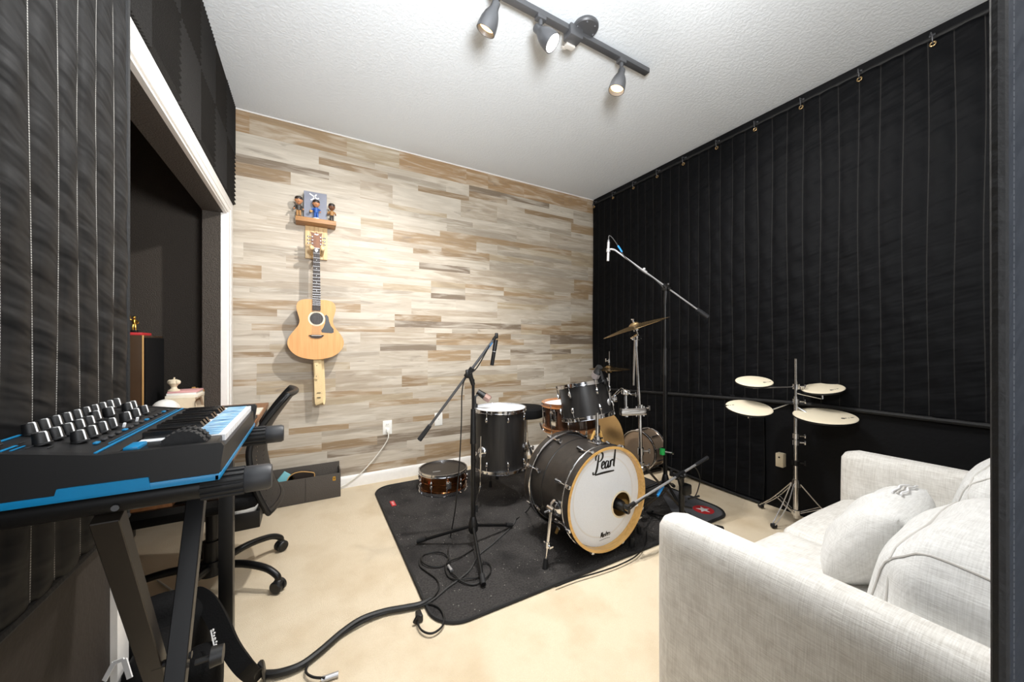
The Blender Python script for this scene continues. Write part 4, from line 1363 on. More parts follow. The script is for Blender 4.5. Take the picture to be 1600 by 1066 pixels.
b.sphere(pe, .022, seg=14); b.box(pe, (.05, .03, .026), rotz, .005)
b.cyl(pe+V((.02, -.02, -.01)), pe+V((.03, -.05, -.01)), .006, None, 8); b.box(pe+V((.03, -.052, -.01)), (.008, .008, .028), bevel=.002)
b.tube([pe, pe.lerp(PM, .35)+V((0, 0, .035)), PM+V((0, 0, .02)), PM], .008, 10, 5)
b.build('tom_arm', M['chrome'], r)

# --- cymbals
def cymbal(c, n, rad, label, bow=.10, bell=.14, name='cymbal', group=None):
    b = MB()
    prof = []
    br = rad*bell*1.35
    prof.append((.0065, bow*rad+br*.42))
    for k in range(1, 7):
        t = k/6; prof.append((.0065+(br-.0065)*t, bow*rad*(1-(br*t/rad)**1.5)+br*.42*(1-t*t)))
    for k in range(1, 11):
        t = br+(rad-br)*k/10; prof.append((t, bow*rad*(1-(t/rad)**1.5)))
    under = [(a, h-.0018) for a, h in reversed(prof)]
    b.lathe(prof+under, c, n, 72, closed=True)
    o = b.build(name, M['brass'], sharp=60)
    return tag(o, label, 'cymbal', group)
cymbal(cc-cn*.002, cn, crad, 'tilted bronze crash cymbal on the chrome stand above the drum kit')
# hi-hat
HH = at_d(952, 577, 3.02); hx, hyy, hz = HH.x, HH.y, HH.z
r = thing('hi_hat_stand', 'chrome hi-hat stand behind the rack tom', 'cymbal stand', (hx, hyy, TOP))
b = MB(); b.cyl((hx, hyy, .05), (hx, hyy, .55), .012, None, 14); b.cyl((hx, hyy, .53), (hx, hyy, hz-.03), .009, None, 14); b.cyl((hx, hyy, hz-.05), (hx, hyy, hz+.15), .0035, None, 8)
b.build('pole', M['chrome'], r)
b = MB(); b.cyl((hx, hyy, hz-.035), (hx, hyy, hz-.022), .024, None, 20); b.build('cymbal_seat', M['rubber'], r)
b = MB(); b.cyl((hx, hyy, hz+.055), (hx, hyy, hz+.085), .011, .008, 12); b.cyl((hx-.022, hyy+.01, hz+.07), (hx, hyy, hz+.07), .004, None, 8); b.box((hx-.026, hyy+.012, hz+.075), (.008, .01, .03), bevel=.003); b.build('clutch', M['chrome'], r)
for ang in (10, 130, 250):
    d = V((math.cos(R(ang)), math.sin(R(ang)), 0)); b = MB()
    b.cyl(V((hx, hyy, .28))+d*.015, V((hx, hyy, TOP+.02))+d*.24, .006, None, 10)
    lg = b.build('leg', M['chrome'], r)
    b = MB(); b.cyl(V((hx, hyy, TOP))+d*.245, V((hx, hyy, TOP+.04))+d*.245, .013, .011, 12); b.build('rubber_foot', M['rubber'], lg)
b = MB(); b.box((hx-.16, hyy-.08, .045), (.24, .075, .008), Matrix.Rotation(R(27), 3, 'Z') @ Matrix.Rotation(R(-12), 3, 'Y'), .003); b.build('foot_pedal', M['chrome'], r)
cymbal((hx, hyy, hz), (0, 0, 1), .166, 'upper hi-hat cymbal on the stand behind the rack tom', .10, .16)
cymbal((hx, hyy, hz-.002), (0, 0, -1), .166, 'lower hi-hat cymbal facing down under the upper one', .10, .16)
# big cymbal standing on edge behind the kit
lc = V((2.02, 2.16, .305)); ln_ = V((-.90, .12, .22)).normalized()
cymbal(lc, ln_, .285, 'large bronze cymbal standing on edge behind the rack tom', .09, .13)

# --- snare on its stand
SN = V((1.585, 1.985, .545))
r = thing('snare_drum', 'wood-hooped dark walnut snare drum behind the rack tom', 'drum', (SN.x, SN.y, SN.z))
drum(r, SN, V((-.03, .03, 1)), .178, .165, M['walnut'], M['rosewood'], M['head_white'], 10, phase=R(12), hoop_r=.018, hoop_h=.03, tube_lug=True)
b = MB(); d = V((-.95, -.3, 0)).normalized(); p = SN+d*.192+V((0, 0, .085)); b.box(p, (.03, .05, .10), Matrix.Rotation(math.atan2(d.y, d.x), 3, 'Z'), .006); b.cyl(p+V((0, 0, -.06)), p+V((0, 0, .06)), .012, None, 12); b.build('strainer', M['chrome'], r)
r = thing('snare_stand', 'chrome basket stand under the wood-hooped snare drum', 'drum stand', (SN.x, SN.y, TOP))
b = MB(); b.cyl((SN.x, SN.y, .06), (SN.x, SN.y, .44), .012, None, 14); b.build('pole', M['chrome'], r)
for ang in (20, 140, 260):
    d = V((math.cos(R(ang)), math.sin(R(ang)), 0)); b = MB()
    b.tube([V((SN.x, SN.y, .44)), V((SN.x, SN.y, .485))+d*.10, V((SN.x, SN.y, .515))+d*.19, V((SN.x, SN.y, .565))+d*.212], .006, 8, 4); b.build('basket_arm', M['chrome'], r)
    d = V((math.cos(R(ang+60)), math.sin(R(ang+60)), 0)); b = MB()
    b.cyl(V((SN.x, SN.y, .25))+d*.01, V((SN.x, SN.y, TOP+.02))+d*.2, .007, None, 10); lg = b.build('leg', M['chrome'], r)
    b = MB(); b.cyl(V((SN.x, SN.y, TOP))+d*.205, V((SN.x, SN.y, TOP+.04))+d*.205, .013, .011, 12); b.build('rubber_foot', M['rubber'], lg)
# pale wooden tripod between the rack tom and the bass drum
WT = at_d(934, 673, 2.13)
r = thing('wooden_tripod', 'pale wooden tripod legs seen between the rack tom and the bass drum', 'tripod', (WT.x, WT.y, TOP))
b = MB(); b.cyl(WT-V((0, 0, .012)), WT+V((0, 0, .03)), .014, None, 14); b.build('hub', M['hair'], r)
for k, (lx3, ly3) in enumerate(((-.23, .10), (.21, -.02), (.06, .24))):
    f = V((WT.x+lx3, WT.y+ly3, TOP))
    MB().tube([WT+V((lx3*.06, ly3*.06, 0)), WT.lerp(f, .5), f+V((0, 0, .006))], lambda t: .0105-.002*t, 10).build('leg', M['maple'], r)

# --- snare on the rug
S2 = at_z(697, 764, TOP+.012); S2 = V((S2.x+.02, S2.y+.06, TOP+.013))
S2 = V((.905, 2.69, TOP+.013))
r = thing('snare_drum', 'copper snare drum with a dark head lying on the rug by the left microphone stand', 'drum', (S2.x, S2.y, TOP))
drum(r, S2, (0, 0, 1), .172, .135, M['copper'], M['chrome'], M['head_black'], 10, phase=R(8), hoop_r=.013, bead=True, lug_len=.026)
b = MB(); d = V((-.1, -1, 0)).normalized(); p = S2+d*.183+V((0, 0, .07)); b.box(p, (.035, .02, .05), bevel=.004); b.box(p+V((0, -.012, .01)), (.012, .016, .05), bevel=.004); b.build('strainer', M['chrome'], r)
b = MB(); pp = at_z(682, 737, S2.z+.137); b.prism([(-.03, -.006), (.03, -.006), (.026, .007), (-.026, .007)], (pp.x, pp.y, S2.z+.1365), (1, -.1, 0), (.1, 1, 0), (0, 0, .0006)); b.build('head_logo', M['steel'], r)

# --- metal snare on its side by the right wall
S3 = V((2.53, 2.225, .185))
r = thing('snare_drum', 'nickel snare drum standing on its rim near the right wall', 'drum', (S3.x, S3.y, 0))
drum(r, S3+V((.16, .02, 0)), V((-1, -.12, 0)), .162, .165, M['nickel'], M['chrome'], M['bronze_head'], 10, phase=R(14), hoop_r=.012, hint=(0, 0, 1), tube_lug=True)
b = MB(); b.cyl((2.47, 2.20, .002), (2.72, 2.235, .002), .012, None, 10); 
r2 = thing('drum_cradle', 'low black floor cradle under the nickel snare drum', 'drum stand', (2.6, 2.22, 0))
for dy in (-.08, .08):
    MB().lohi((2.47, 2.222+dy-.012, 0), (2.72, 2.222+dy+.012, .024), bevel=.004).build('rail', M['black_metal'], r2)
b.bm.free()

# --- throne
TH = V((1.555, 2.53, 0))
r = thing('drum_throne', 'round black drum throne between the floor tom and the wood wall', 'stool', (TH.x, TH.y, TOP))
b = MB(); b.lathe([(0, .525), (.14, .525), (.158, .535), (.163, .56), (.158, .595), (.14, .607), (0, .612)], TH, (0, 0, 1), 48); b.build('seat', M['nylon'], r)
b = MB(); b.cyl(TH+V((0, 0, .1)), TH+V((0, 0, .53)), .014, None, 14); b.build('post', M['chrome'], r)
for ang in (30, 150, 270):
    d = V((math.cos(R(ang)), math.sin(R(ang)), 0)); b = MB(); b.cyl(TH+V((0, 0, .33))+d*.015, TH+V((0, 0, TOP+.02))+d*.23, .009, None, 10); lg = b.build('leg', M['chrome'], r)
    MB().cyl(TH+V((0, 0, TOP))+d*.235, TH+V((0, 0, TOP+.04))+d*.235, .014, .012, 12).build('rubber_foot', M['rubber'], lg)

# ------------------------------------------------------------------ microphone stands
def mic_stand(root, base, feet, hub_z, ptop, m=None, r_leg=.009, r_pole=.011, ground=TOP):
    m = m or M['black_metal']
    hub = V((base.x, base.y, hub_z))
    b = MB(); b.lathe([(0, -.045), (.018, -.045), (.026, -.03), (.026, .0), (.018, .035), (.013, .045), (0, .045)], hub, (0, 0, 1), 20); b.build('tripod_hub', M['black_plastic'], root)
    for f in feet:
        f = V((f[0], f[1], f[2] if len(f) > 2 else ground)); d = (f-V((hub.x, hub.y, ground))).normalized()
        b = MB(); b.cyl(hub+d*.018-V((0, 0, .01)), f+V((0, 0, .016)), r_leg, None, 12); lg = b.build('leg', m, root)
        ld = (f+V((0, 0, .016))-hub).normalized()
        b = MB(); b.cyl(f+V((0, 0, .017))-ld*.05, f+V((0, 0, .0165)), .013, None, 14); b.build('rubber_foot', M['rubber'], lg)
    b = MB(); b.cyl(hub, V((base.x, base.y, hub_z+(ptop-hub_z)*.62)), r_pole+.002, None, 14); b.cyl(hub+V((0, 0, .03)), V((base.x, base.y, ptop)), r_pole-.003, None, 14); b.build('pole', m, root)
    b = MB(); z = hub_z+(ptop-hub_z)*.62; b.cyl((base.x, base.y, z-.05), (base.x, base.y, z+.14), .017, .013, 14); b.build('clutch_grip', M['black_plastic'], root)
def boom(root, a, b_, piv, pole_top, m=None, r=.0075, cw=.09, cwr=.014, collar=True):
    m = m or M['steel']
    a, b_ = V(a), V(b_); d = (b_-a).normalized()
    q = MB(); q.cyl(a, b_, r, None, 12); q.build('boom', m, root)
    q = MB(); q.cyl(a-d*.01, a+d*cw, cwr, cwr*.85, 14); q.build('counterweight', M['grey_grip'], root)
    q = MB(); pv = a+d*((V(piv)-a).dot(d))
    q.cyl(pv-d*.03, pv+d*.03, .015, None, 14); q.box(pv-V((0, 0, .012)), (.03, .03, .03), bevel=.006)
    q.cyl(V(pole_top)-V((0, 0, .03)), pv, .012, .014, 12)
    sd = d.cross(V((0, 0, 1))).normalized()
    q.cyl(pv-sd*.035, pv+sd*.035, .007, None, 10); q.box(pv+sd*.045, (.02, .02, .038), bevel=.006); q.sphere(pv-sd*.04+V((0, 0, .012)), .012, seg=10)
    q.build('boom_clamp', M['black_plastic'], root)
    return d

# A: left stand on the rug
MA = V((.790, 1.838, 0))
r = thing('microphone_stand', 'black boom microphone stand on the rug left of the floor tom', 'microphone stand', (MA.x, MA.y, TOP))
mic_stand(r, MA, [(.525, 2.0), (.692, 1.492), (1.07, 1.90)], .125, .925)
a, e = at_d(657, 685, 2.0), at_d(774, 527, 1.96)
pv = at_d(735, 583, 1.98)
boom(r, a, e, pv, (MA.x, MA.y, .925), M['track'])
d = (e-a).normalized()
b = MB(); b.cyl(e-d*.02, e+d*.01, .009, None, 10); b.box(e+d*.01, (.016, .016, .03), bevel=.004); cl = b.build('mic_clip', M['black_plastic'], r)
m0 = at_d(775, 531, 1.965); m1 = at_d(768.5, 571, 1.965)
r = thing('pencil_microphone', 'black pencil microphone hanging from the left boom stand', 'microphone', m1)
MB().cyl(m0, m0.lerp(m1, .45), .0115, None, 16).build('capsule', M['black_plastic'], r)
MB().cyl(m0.lerp(m1, .46), m1, .0105, None, 16).build('body', M['black_metal'], r)
b = MB(); b.cyl(m0.lerp(m1, .45), m0.lerp(m1, .47), .0118, None, 16); b.build('ring', M['steel'], r)
b = MB(); p = at_d(768, 536, 1.962); b.cyl(p-d*.04, p+d*.005, .007, None, 10); b.build('connector_sleeve', M['blue_tape'], r)
# its cable: down the boom and the pole, then loops on the rug
fz = TOP+.006
def fl(*pts): return [at_z(x, y, fz) for x, y in pts]
b = MB()
pts = [at_d(765, 540, 1.955), at_d(745, 575, 1.96), at_d(728, 590, 1.955), at_d(722, 612, 1.95), at_d(721, 660, 1.95), at_d(718, 720, 1.94), at_d(712, 790, 1.93)]+fl((704, 838), (700, 862), (703, 880), (706, 895))
b.tube(pts, .0035, 6, 6)
tag(b.build('microphone_cable', M['cable']), 'thin black cable hanging from the left boom down to the rug', 'cable')
b = MB()
b.tube(fl((806, 812), (800, 822), (770, 850), (748, 868), (735, 890), (718, 905), (700, 918), (680, 935), (665, 944)), .0035, 6, 6)
tag(b.build('microphone_cable', M['cable_grey']), 'grey cable crossing the rug from the floor tom to the front corner', 'cable')
b = MB()
b.tube([at_d(842, 762, 2.18), at_d(832, 785, 2.12)]+fl((822, 800), (806, 812)), .0035, 6, 6)
tag(b.build('microphone_cable', M['cable']), 'thin cable curving down beside the bass drum to the rug', 'cable')
b = MB()
lo = fl((740, 858), (720, 871), (704, 878), (690, 885), (672, 886), (660, 880), (661, 868), (676, 864), (692, 866), (700, 872), (698, 880), (696, 888), (700, 900), (712, 907), (730, 906), (748, 902), (752, 888), (756, 880), (766, 884), (766, 896), (756, 908), (740, 914), (722, 910), (710, 900), (704, 896))
b.tube([p+V((0, 0, .003*(k % 3))) for k, p in enumerate(lo)], .0035, 6, 6)
b.tube(fl((657, 872), (656, 884), (666, 893), (682, 905), (686, 918), (680, 930), (670, 940), (660, 946)), .0035, 6, 6)
tag(b.build('coiled_cable', M['cable']), 'black cable coiled in loops on the rug around the stand leg', 'cable')
p = at_z(705, 892, fz)
b = MB(); b.cyl((p.x, p.y-.01, fz+.004), (p.x-.002, p.y+.035, fz+.006), .008, .007, 12); tag(b.build('cable_connector', M['steel']), 'silver cable connector lying among the loops on the rug', 'connector')
b = MB(); b.tube(fl((412, 1054), (436, 1052), (470, 1040), (500, 1018), (535, 988), (565, 968), (600, 956), (632, 950), (656, 945), (672, 936)), .0125, 10, 6)
tag(b.build('snake_cable', M['cable']), 'thick black snake cable running over the carpet from the backpack to the rug', 'cable')
b = MB(); b.tube(fl((508, 1060), (488, 1058), (478, 1048), (488, 1028), (512, 1008), (545, 985), (585, 964), (625, 952), (655, 948)), .004, 6, 6)
b.tube(fl((655, 948), (670, 944), (686, 950), (694, 965), (690, 980), (675, 990), (660, 986), (653, 974), (655, 960)), .004, 6, 6)
tag(b.build('microphone_cable', M['cable']), 'thin black cable looping on the carpet at the rug corner', 'cable')
p = at_z(655, 968, .004)
r = thing('cable_clip', 'small black cable clip on the carpet below the rug corner', 'clip', (p.x, p.y, 0))
b = MB(); b.lohi((p.x-.012, p.y-.02, .001), (p.x+.012, p.y+.022, .03), bevel=.006); b.box((p.x-.014, p.y-.018, .02), (.02, .012, .03), Matrix.Rotation(R(35), 3, 'Y'), .003); b.build('jaw', M['black_plastic'], r)
p = at_z(505, 1062, .008)
b = MB(); b.cyl((p.x-.005, p.y, .009), (p.x+.045, p.y-.004, .009), .0088, None, 14); tag(b.build('cable_connector', M['steel']), 'metal cable connector on the carpet at the bottom edge of the picture', 'connector')

# tom microphones
def clip_mic(name, p_head, p_tail, p_clip, label, body, headm):
    r = thing(name, label, 'microphone', p_clip)
    d = (V(p_head)-V(p_tail)).normalized()
    MB().cyl(V(p_tail), V(p_tail).lerp(V(p_head), .55), .019, .024, 18).build('body', body, r)
    b = MB(); L_ = (V(p_head)-V(p_tail)).length
    b.lathe([(0, L_), (.019, L_), (.0265, L_-.008), (.027, L_*.56), (.023, L_*.54), (0, L_*.54)], p_tail, d, 20); b.build('grille', headm, r)
    b = MB(); b.tube([V(p_tail).lerp(V(p_head), .3), V(p_tail).lerp(V(p_clip), .45)+V((-.008, 0, .01)), V(p_clip)], .008, 8, 4); b.sphere(V(p_tail).lerp(V(p_head), .3), .02, seg=12)
    b.box(V(p_clip), (.025, .03, .03), bevel=.005)
    b.build('rim_clip', M['black_plastic'], r)
q = 2.55
clip_mic('tom_microphone', at_d(766, 625, q), at_d(746, 612, q), at_d(743, 634, q-.02), 'drum microphone clipped over the floor tom rim', M['black_plastic'], M['mic_pink'])
q = 2.20
clip_mic('tom_microphone', at_d(929, 590, q+.05), at_d(937, 573, q), at_d(944, 597, q), 'drum microphone clipped to the rack tom rim', M['black_plastic'], M['mic_grille'])

# B: overhead stand
MO = V((2.24, 1.724, 0))
r = thing('microphone_stand', 'tall black boom microphone stand rising behind the crash cymbal', 'microphone stand', (MO.x, MO.y, TOP))
mic_stand(r, MO, [(1.99, 1.86), (2.45, 1.81), (2.10, 1.47)], .14, 1.44, r_pole=.0125)
a, e = at_d(1104, 494, 2.58), at_d(961, 391, 2.60)
boom(r, a, e, at_d(1040, 450, 2.59), (MO.x, MO.y, 1.44), M['steel'], r=.006, cw=.085, cwr=.016)
d = (e-a).normalized()
b = MB(); j = a.lerp(e, .68); b.cyl(j-d*.02, j+d*.02, .011, None, 12); b.sphere(j+V((0, 0, .014)), .011, seg=10); b.build('boom_joint', M['steel'], r)
b = MB(); m0, m1 = at_d(951, 375, 2.6), at_d(950, 408, 2.6); b.tube([e, e.lerp(m0.lerp(m1, .5), .6)+V((0, 0, .008)), m0.lerp(m1, .5)], .007, 8, 4); b.cyl(m0.lerp(m1, .42), m0.lerp(m1, .58), .014, None, 14); b.build('mic_clip', M['steel'], r)
r = thing('pencil_microphone', 'silver pencil microphone at the tip of the tall overhead boom', 'microphone', m1)
MB().cyl(m0.lerp(m1, .1), m1, .0095, None, 16).build('body', M['steel'], r)
b = MB(); b.cyl(m0, m0.lerp(m1, .12), .008, .009, 12); b.build('connector', M['track'], r)
b = MB(); b.tube([m0, m0+V((.004, 0, .03)), at_d(957, 372, 2.6), at_d(966, 385, 2.6), at_d(975, 400, 2.59), at_d(990, 413, 2.585), at_d(1003, 424, 2.585), at_d(1022, 436, 2.585), at_d(1036, 449, 2.575)], .0032, 6, 6); b.build('cable', M['cable_grey'], r)
p, q = at_d(965.5, 384, 2.597), at_d(972, 394, 2.593); MB().cyl(p, q, .006, None, 8).build('connector_sleeve', M['blue_tape'], r)

# C: kick microphone stand
MK = V((1.90, 1.352, 0))
r = thing('microphone_stand', 'short black boom microphone stand right of the bass drum', 'microphone stand', (MK.x, MK.y, TOP))
mic_stand(r, MK, [(2.155, 1.262), (1.72, 1.20), (1.93, 1.62, TOP)], .09, .31, ground=.0, r_pole=.012)
a, e = at_d(1104, 716, 2.22), at_d(983, 791, 1.86)
boom(r, a, e, at_d(1057, 746, 2.09), (MK.x, MK.y, .31), M['steel'], r=.0065, cw=.12, cwr=.0105)
d = (e-a).normalized()
b = MB(); b.cyl(e-d*.04, e+d*.012, .0095, None, 12); b.box(e+d*.015, (.02, .03, .024), bevel=.005); b.build('mic_clip', M['black_plastic'], r)
b = MB(); j = a.lerp(e, .36); b.cyl(j-d*.02, j+d*.03, .012, None, 12); b.build('boom_joint', M['black_plastic'], r)
b = MB(); b.box((MK.x+.02, MK.y-.01, .27), (.06, .05, .06), bevel=.01); b.cyl((MK.x+.02, MK.y-.03, .22), (MK.x+.09, MK.y-.05, .23), .006, None, 8); b.cyl((MK.x, MK.y, .17), (MK.x+.05, MK.y-.03, .16), .006, None, 8); b.build('height_clamp', M['black_plastic'], r)
# kick mic sits in the port
km = V((pc.x-.006, 1.438, pc.z-.006))
r = thing('kick_microphone', 'black bass drum microphone poking into the port of the front head', 'microphone', km)
kd = V((-.25, 1, .06)).normalized()
b = MB(); b.lathe([(0, -.045), (.018, -.045), (.026, -.035), (.030, -.01), (.030, .03), (.026, .045), (0, .05)], km, kd, 28); b.build('body', M['black_plastic'], r)
b = MB(); b.tube([km-kd*.02-V((0, 0, .02)), km-kd*.06-V((-.01, 0, .03)), e+V((0, 0, -.01))], .007, 8, 4); b.build('yoke', M['black_metal'], r)
b = MB(); cpts = [e+V((0, -.005, -.015)), at_d(1008, 778, 1.9), at_d(1022, 777, 1.95), at_d(1032, 768, 2.0), at_d(1040, 755, 2.05), at_d(1060, 742, 2.1), at_d(1070, 735, 2.12), at_d(1085, 730, 2.15), at_d(1093, 745, 2.2), at_d(1092, 760, 2.25)]+[at_z(1085, 777, .012), at_z(1070, 785, .012)]
b.tube(cpts, .0035, 6, 6); b.build('cable', M['cable'], r)
p, q = at_d(1027, 775, 1.965), at_d(1036, 760, 2.02); MB().cyl(p, q, .008, None, 10).build('connector_sleeve', M['blue_tape'], r)
b = MB(); p = at_d(992, 783, 1.885); b.box(p-V((0, 0, .018)), (.03, .02, .016), bevel=.003); b.build('tape', M['white_ink'], r)
# green-taped clutch on the overhead stand foot area
b = MB(); p = at_d(1035, 706, 2.56); b.cyl(p-V((0, 0, .02)), p+V((0, 0, .02)), .018, None, 14)
r = [o for o in col.objects if o.get('label', '').startswith('tall black boom')][0]
b.build('tape_band', M['green'], r)
b = MB(); b.cyl(p+V((.01, 0, 0)), p+V((.06, -.035, -.008)), .008, None, 10); b.box(p+V((.065, -.04, -.01)), (.03, .012, .014), bevel=.003); b.build('wing_screw', M['chrome'], r)
# bass drum cable from the front spur down to the rug
b = MB(); b.tube(fl((1010, 830), (1008, 850), (995, 868), (970, 882), (940, 893), (900, 905), (868, 917)), .0035, 6, 6)
tag(b.build('microphone_cable', M['cable']), 'thin cable along the front edge of the rug under the bass drum', 'cable')

# ------------------------------------------------------------------ practice pad set
PP = V((2.587, 1.067, 0))
r = thing('practice_pad_stand', 'chrome double-braced stand with arms holding four practice pads', 'drum stand', (PP.x, PP.y, 0))
b = MB(); b.cyl((PP.x, PP.y, .06), (PP.x, PP.y, .40), .0135, None, 14); b.cyl((PP.x, PP.y, .38), (PP.x, PP.y, .80), .011, None, 14); b.cyl((PP.x, PP.y, .78), (PP.x, PP.y, 1.03), .007, None, 12); b.build('pole', M['chrome'], r)
for z in (.395, .52, .56, .77, .86):
    b = MB(); b.cyl((PP.x, PP.y, z-.015), (PP.x, PP.y, z+.015), .019, None, 14); b.cyl((PP.x, PP.y, z), (PP.x+.03, PP.y-.03, z), .005, None, 8); b.box((PP.x+.034, PP.y-.034, z), (.01, .01, .026), bevel=.003); b.build('collar', M['chrome'] if z != .395 else M['black_metal'], r)
hubz = .27
b = MB(); b.cyl((PP.x, PP.y, hubz-.02), (PP.x, PP.y, hubz+.025), .024, .02, 16); b.cyl((PP.x, PP.y, .08), (PP.x, PP.y, .11), .022, None, 16); b.build('leg_collar', M['chrome'], r)
for f in (at_z(1209, 823, .012), V((2.685, 1.31, .012)), V((2.74, .875, .012))):
    f = V(f); d = (f-V((PP.x, PP.y, f.z))); L_ = d.length; d.normalize()
    sdv = V((-d.y, d.x, 0))
    b = MB()
    for s in (-1, 1):
        b.tube([V((PP.x, PP.y, hubz))+sdv*.010*s+d*.02, f.lerp(V((PP.x, PP.y, hubz)), .45)+sdv*.016*s, f+sdv*.010*s+V((0, 0, .012))], .0035, 8, 4)
        b.cyl(V((PP.x, PP.y, .095))+sdv*.010*s+d*.02, f.lerp(V((PP.x, PP.y, hubz)), .5)+sdv*.014*s, .0032, None, 8)
    lg = b.build('leg', M['chrome'], r)
    MB().box(f+V((0, 0, .006)), (.03, .026, .022), Matrix.Rotation(math.atan2(d.y, d.x), 3, 'Z'), .005).build('rubber_foot', M['rubber'], lg)
def practice_pad(c, rad, n, armz, label, logo, drop=.05):
    c = V(c); n = V(n).normalized()
    t = thing('practice_pad', label, 'practice pad', c, 'cream practice pads on the chrome stand')
    b = MB(); b.lathe([(0, -.012), (rad-.004, -.012), (rad, -.009), (rad, -.0005), (0, -.0005)], c, n, 48); b.build('backing', M['black_plastic'], t)
    b = MB(); b.lathe([(0, .004), (rad-.008, .004), (rad-.003, .002), (rad-.001, -.0004), (0, -.0004)], c, n, 48); b.build('playing_surface', M['pad'], t)
    b = MB(); uu, vv, _ = frame(n); 
    rt = V((_c, -_s, 0)); rt = (rt-n*rt.dot(n)).normalized(); up = n.cross(rt)
    lc_ = c+rt*logo[0]*rad+up*logo[1]*rad+n*.0042
    for k, w in enumerate((.05, .02, .05)): b.box(lc_+rt*(k-1)*rad*.13, (rad*w*2.0, rad*.05, .0008), Matrix((rt, up, n)).transposed(), 0)
    b.torus(lc_-rt*rad*.22, n, rad*.045, rad*.015, 12, 6)
    b.build('logo', M['ink'], t)
    # arm belongs to the stand
    b = MB(); under = c-n*.014
    el = under-V((0, 0, drop))
    col_ = V((PP.x, PP.y, armz))
    b.tube([under, el, el+(col_-el)*.08+V((0, 0, 0)), V((col_.x, col_.y, col_.z))], .005, 8, 0)
    b.cyl(under+n*.002, under-n*.012, .012, None, 12)
    b.build('arm', M['chrome'], r)
practice_pad(at_d(1178, 596, 2.22), .099, (-.21, -.13, 1), .86, 'upper left cream practice pad of the four on the chrome stand', (.55, -.45), .03)
practice_pad(at_d(1285, 607, 2.16), .104, (-.235, .02, 1), .82, 'upper right cream practice pad of the four on the chrome stand', (.2, -.6), .05)
practice_pad(at_d(1170, 637, 2.18), .122, (-.17, -.16, 1), .77, 'lower left cream practice pad of the four on the chrome stand', (-.7, .35), .05)
practice_pad(at_d(1288, 650, 2.08), .146, (-.14, -.05, 1), .74, 'largest cream practice pad, lower right on the chrome stand', (.5, -.5), .03)

# small block on the right wall
p = at_x(1222, 718, 2.785)
b = MB(); b.lohi((2.745, p.y-.022, p.z-.045), (2.7895, p.y+.022, p.z+.045), bevel=.003)
r = thing('outlet_box', 'cream outlet adapter on the dark wall beside the practice pad stand', 'outlet', (2.79, p.y, p.z-.05))
b.build('housing', M['cream'], r)
b = MB(); b.cyl((2.7445, p.y, p.z+.02), (2.7455, p.y, p.z+.02), .006, None, 10); b.build('hole', M['hair'], r)

# ------------------------------------------------------------------ sofa
def rbox(b, lo, hi, rad=.04, bulge=(0, 0, 0), n=14, rot=None, pivot=None, seed=0, noise=0, pinch=0):
    """soft box: rounded corners, bulging faces"""
    lo, hi = V(lo), V(hi); c = (lo+hi)/2; h = (hi-lo)/2
    rnd = random.Random(seed); ph = [rnd.uniform(0, 6) for _ in range(6)]
    verts = {}
    def P(i, j, k):
        key = (i, j, k)
        if key in verts: return verts[key]
        q = V((i/n*2-1, j/n*2-1, k/n*2-1))
        p = V((q.x*h.x, q.y*h.y, q.z*h.z))
        inner = V([max(-(h[a]-rad), min(h[a]-rad, p[a])) for a in range(3)])
        d = p-inner
        if d.length > 1e-9: p = inner+d.normalized()*rad
        for a in range(3):
            o1, o2 = (a+1) % 3, (a+2) % 3
            w = (1-q[o1]**2)*(1-q[o2]**2)
            p[a] += bulge[a]*q[a]*w
        if pinch:
            e = max(abs(q.x), 0)**4*max(abs(q.z), 0)**4
            p.y *= 1-pinch*e
        if noise:
            p += p.normalized()*noise*(math.sin(p.x*21+ph[0])*math.sin(p.y*17+ph[1])+math.sin(p.z*25+ph[2]+p.x*9)*.6)
        if rot is not None: p = rot @ p
        v = b.bm.verts.new(c+p); verts[key] = v
        return v
    for a in range(3):
        o1, o2 = (a+1) % 3, (a+2) % 3
        for sd in (0, n):
            for i in range(n):
                for j in range(n):
                    quad = []
                    for di, dj in ((0, 0), (1, 0), (1, 1), (0, 1)):
                        ix = [0, 0, 0]; ix[a] = sd; ix[o1] = i+di; ix[o2] = j+dj
                        quad.append(P(*ix))
                    b.face(quad if sd else quad[::-1])
    return b
SX0, SX1, SY0, SY1 = .905, 2.325, -.115, .74
r = thing('loveseat', 'light grey linen loveseat with slab arms against the near wall', 'sofa', ((SX0+SX1)/2, .3, 0))
AW = .115
b = MB(); rbox(b, (SX0, SY0, .03), (SX0+AW, SY1, .612), .045, (.006, .004, .003), 16); b.build('arm', M['linen'], r, sharp=None)
b = MB(); rbox(b, (SX1-AW, SY0, .03), (SX1, SY1, .612), .045, (.006, .004, .003), 16); b.build('arm', M['linen'], r, sharp=None)
b = MB(); rbox(b, (SX0+AW-.01, SY0, .05), (SX1-AW+.01, SY0+.13, .66), .04, (0, .004, .004), 12); b.build('back', M['linen'], r, sharp=None)
b = MB(); rbox(b, (SX0+AW-.008, SY0+.1, .06), (SX1-AW+.008, SY1-.035, .27), .03, (0, .004, .0), 10); b.build('base', M['linen'], r, sharp=None)
mx_ = (SX0+SX1)/2
for a, e in ((SX0+AW+.002, mx_-.002), (mx_+.002, SX1-AW-.002)):
    b = MB(); rbox(b, (a, SY0+.12, .262), (e, SY1-.02, .405), .04, (0, .022, .026), 16, seed=3, noise=.0015); b.build('seat_cushion', M['linen'], r, sharp=None)
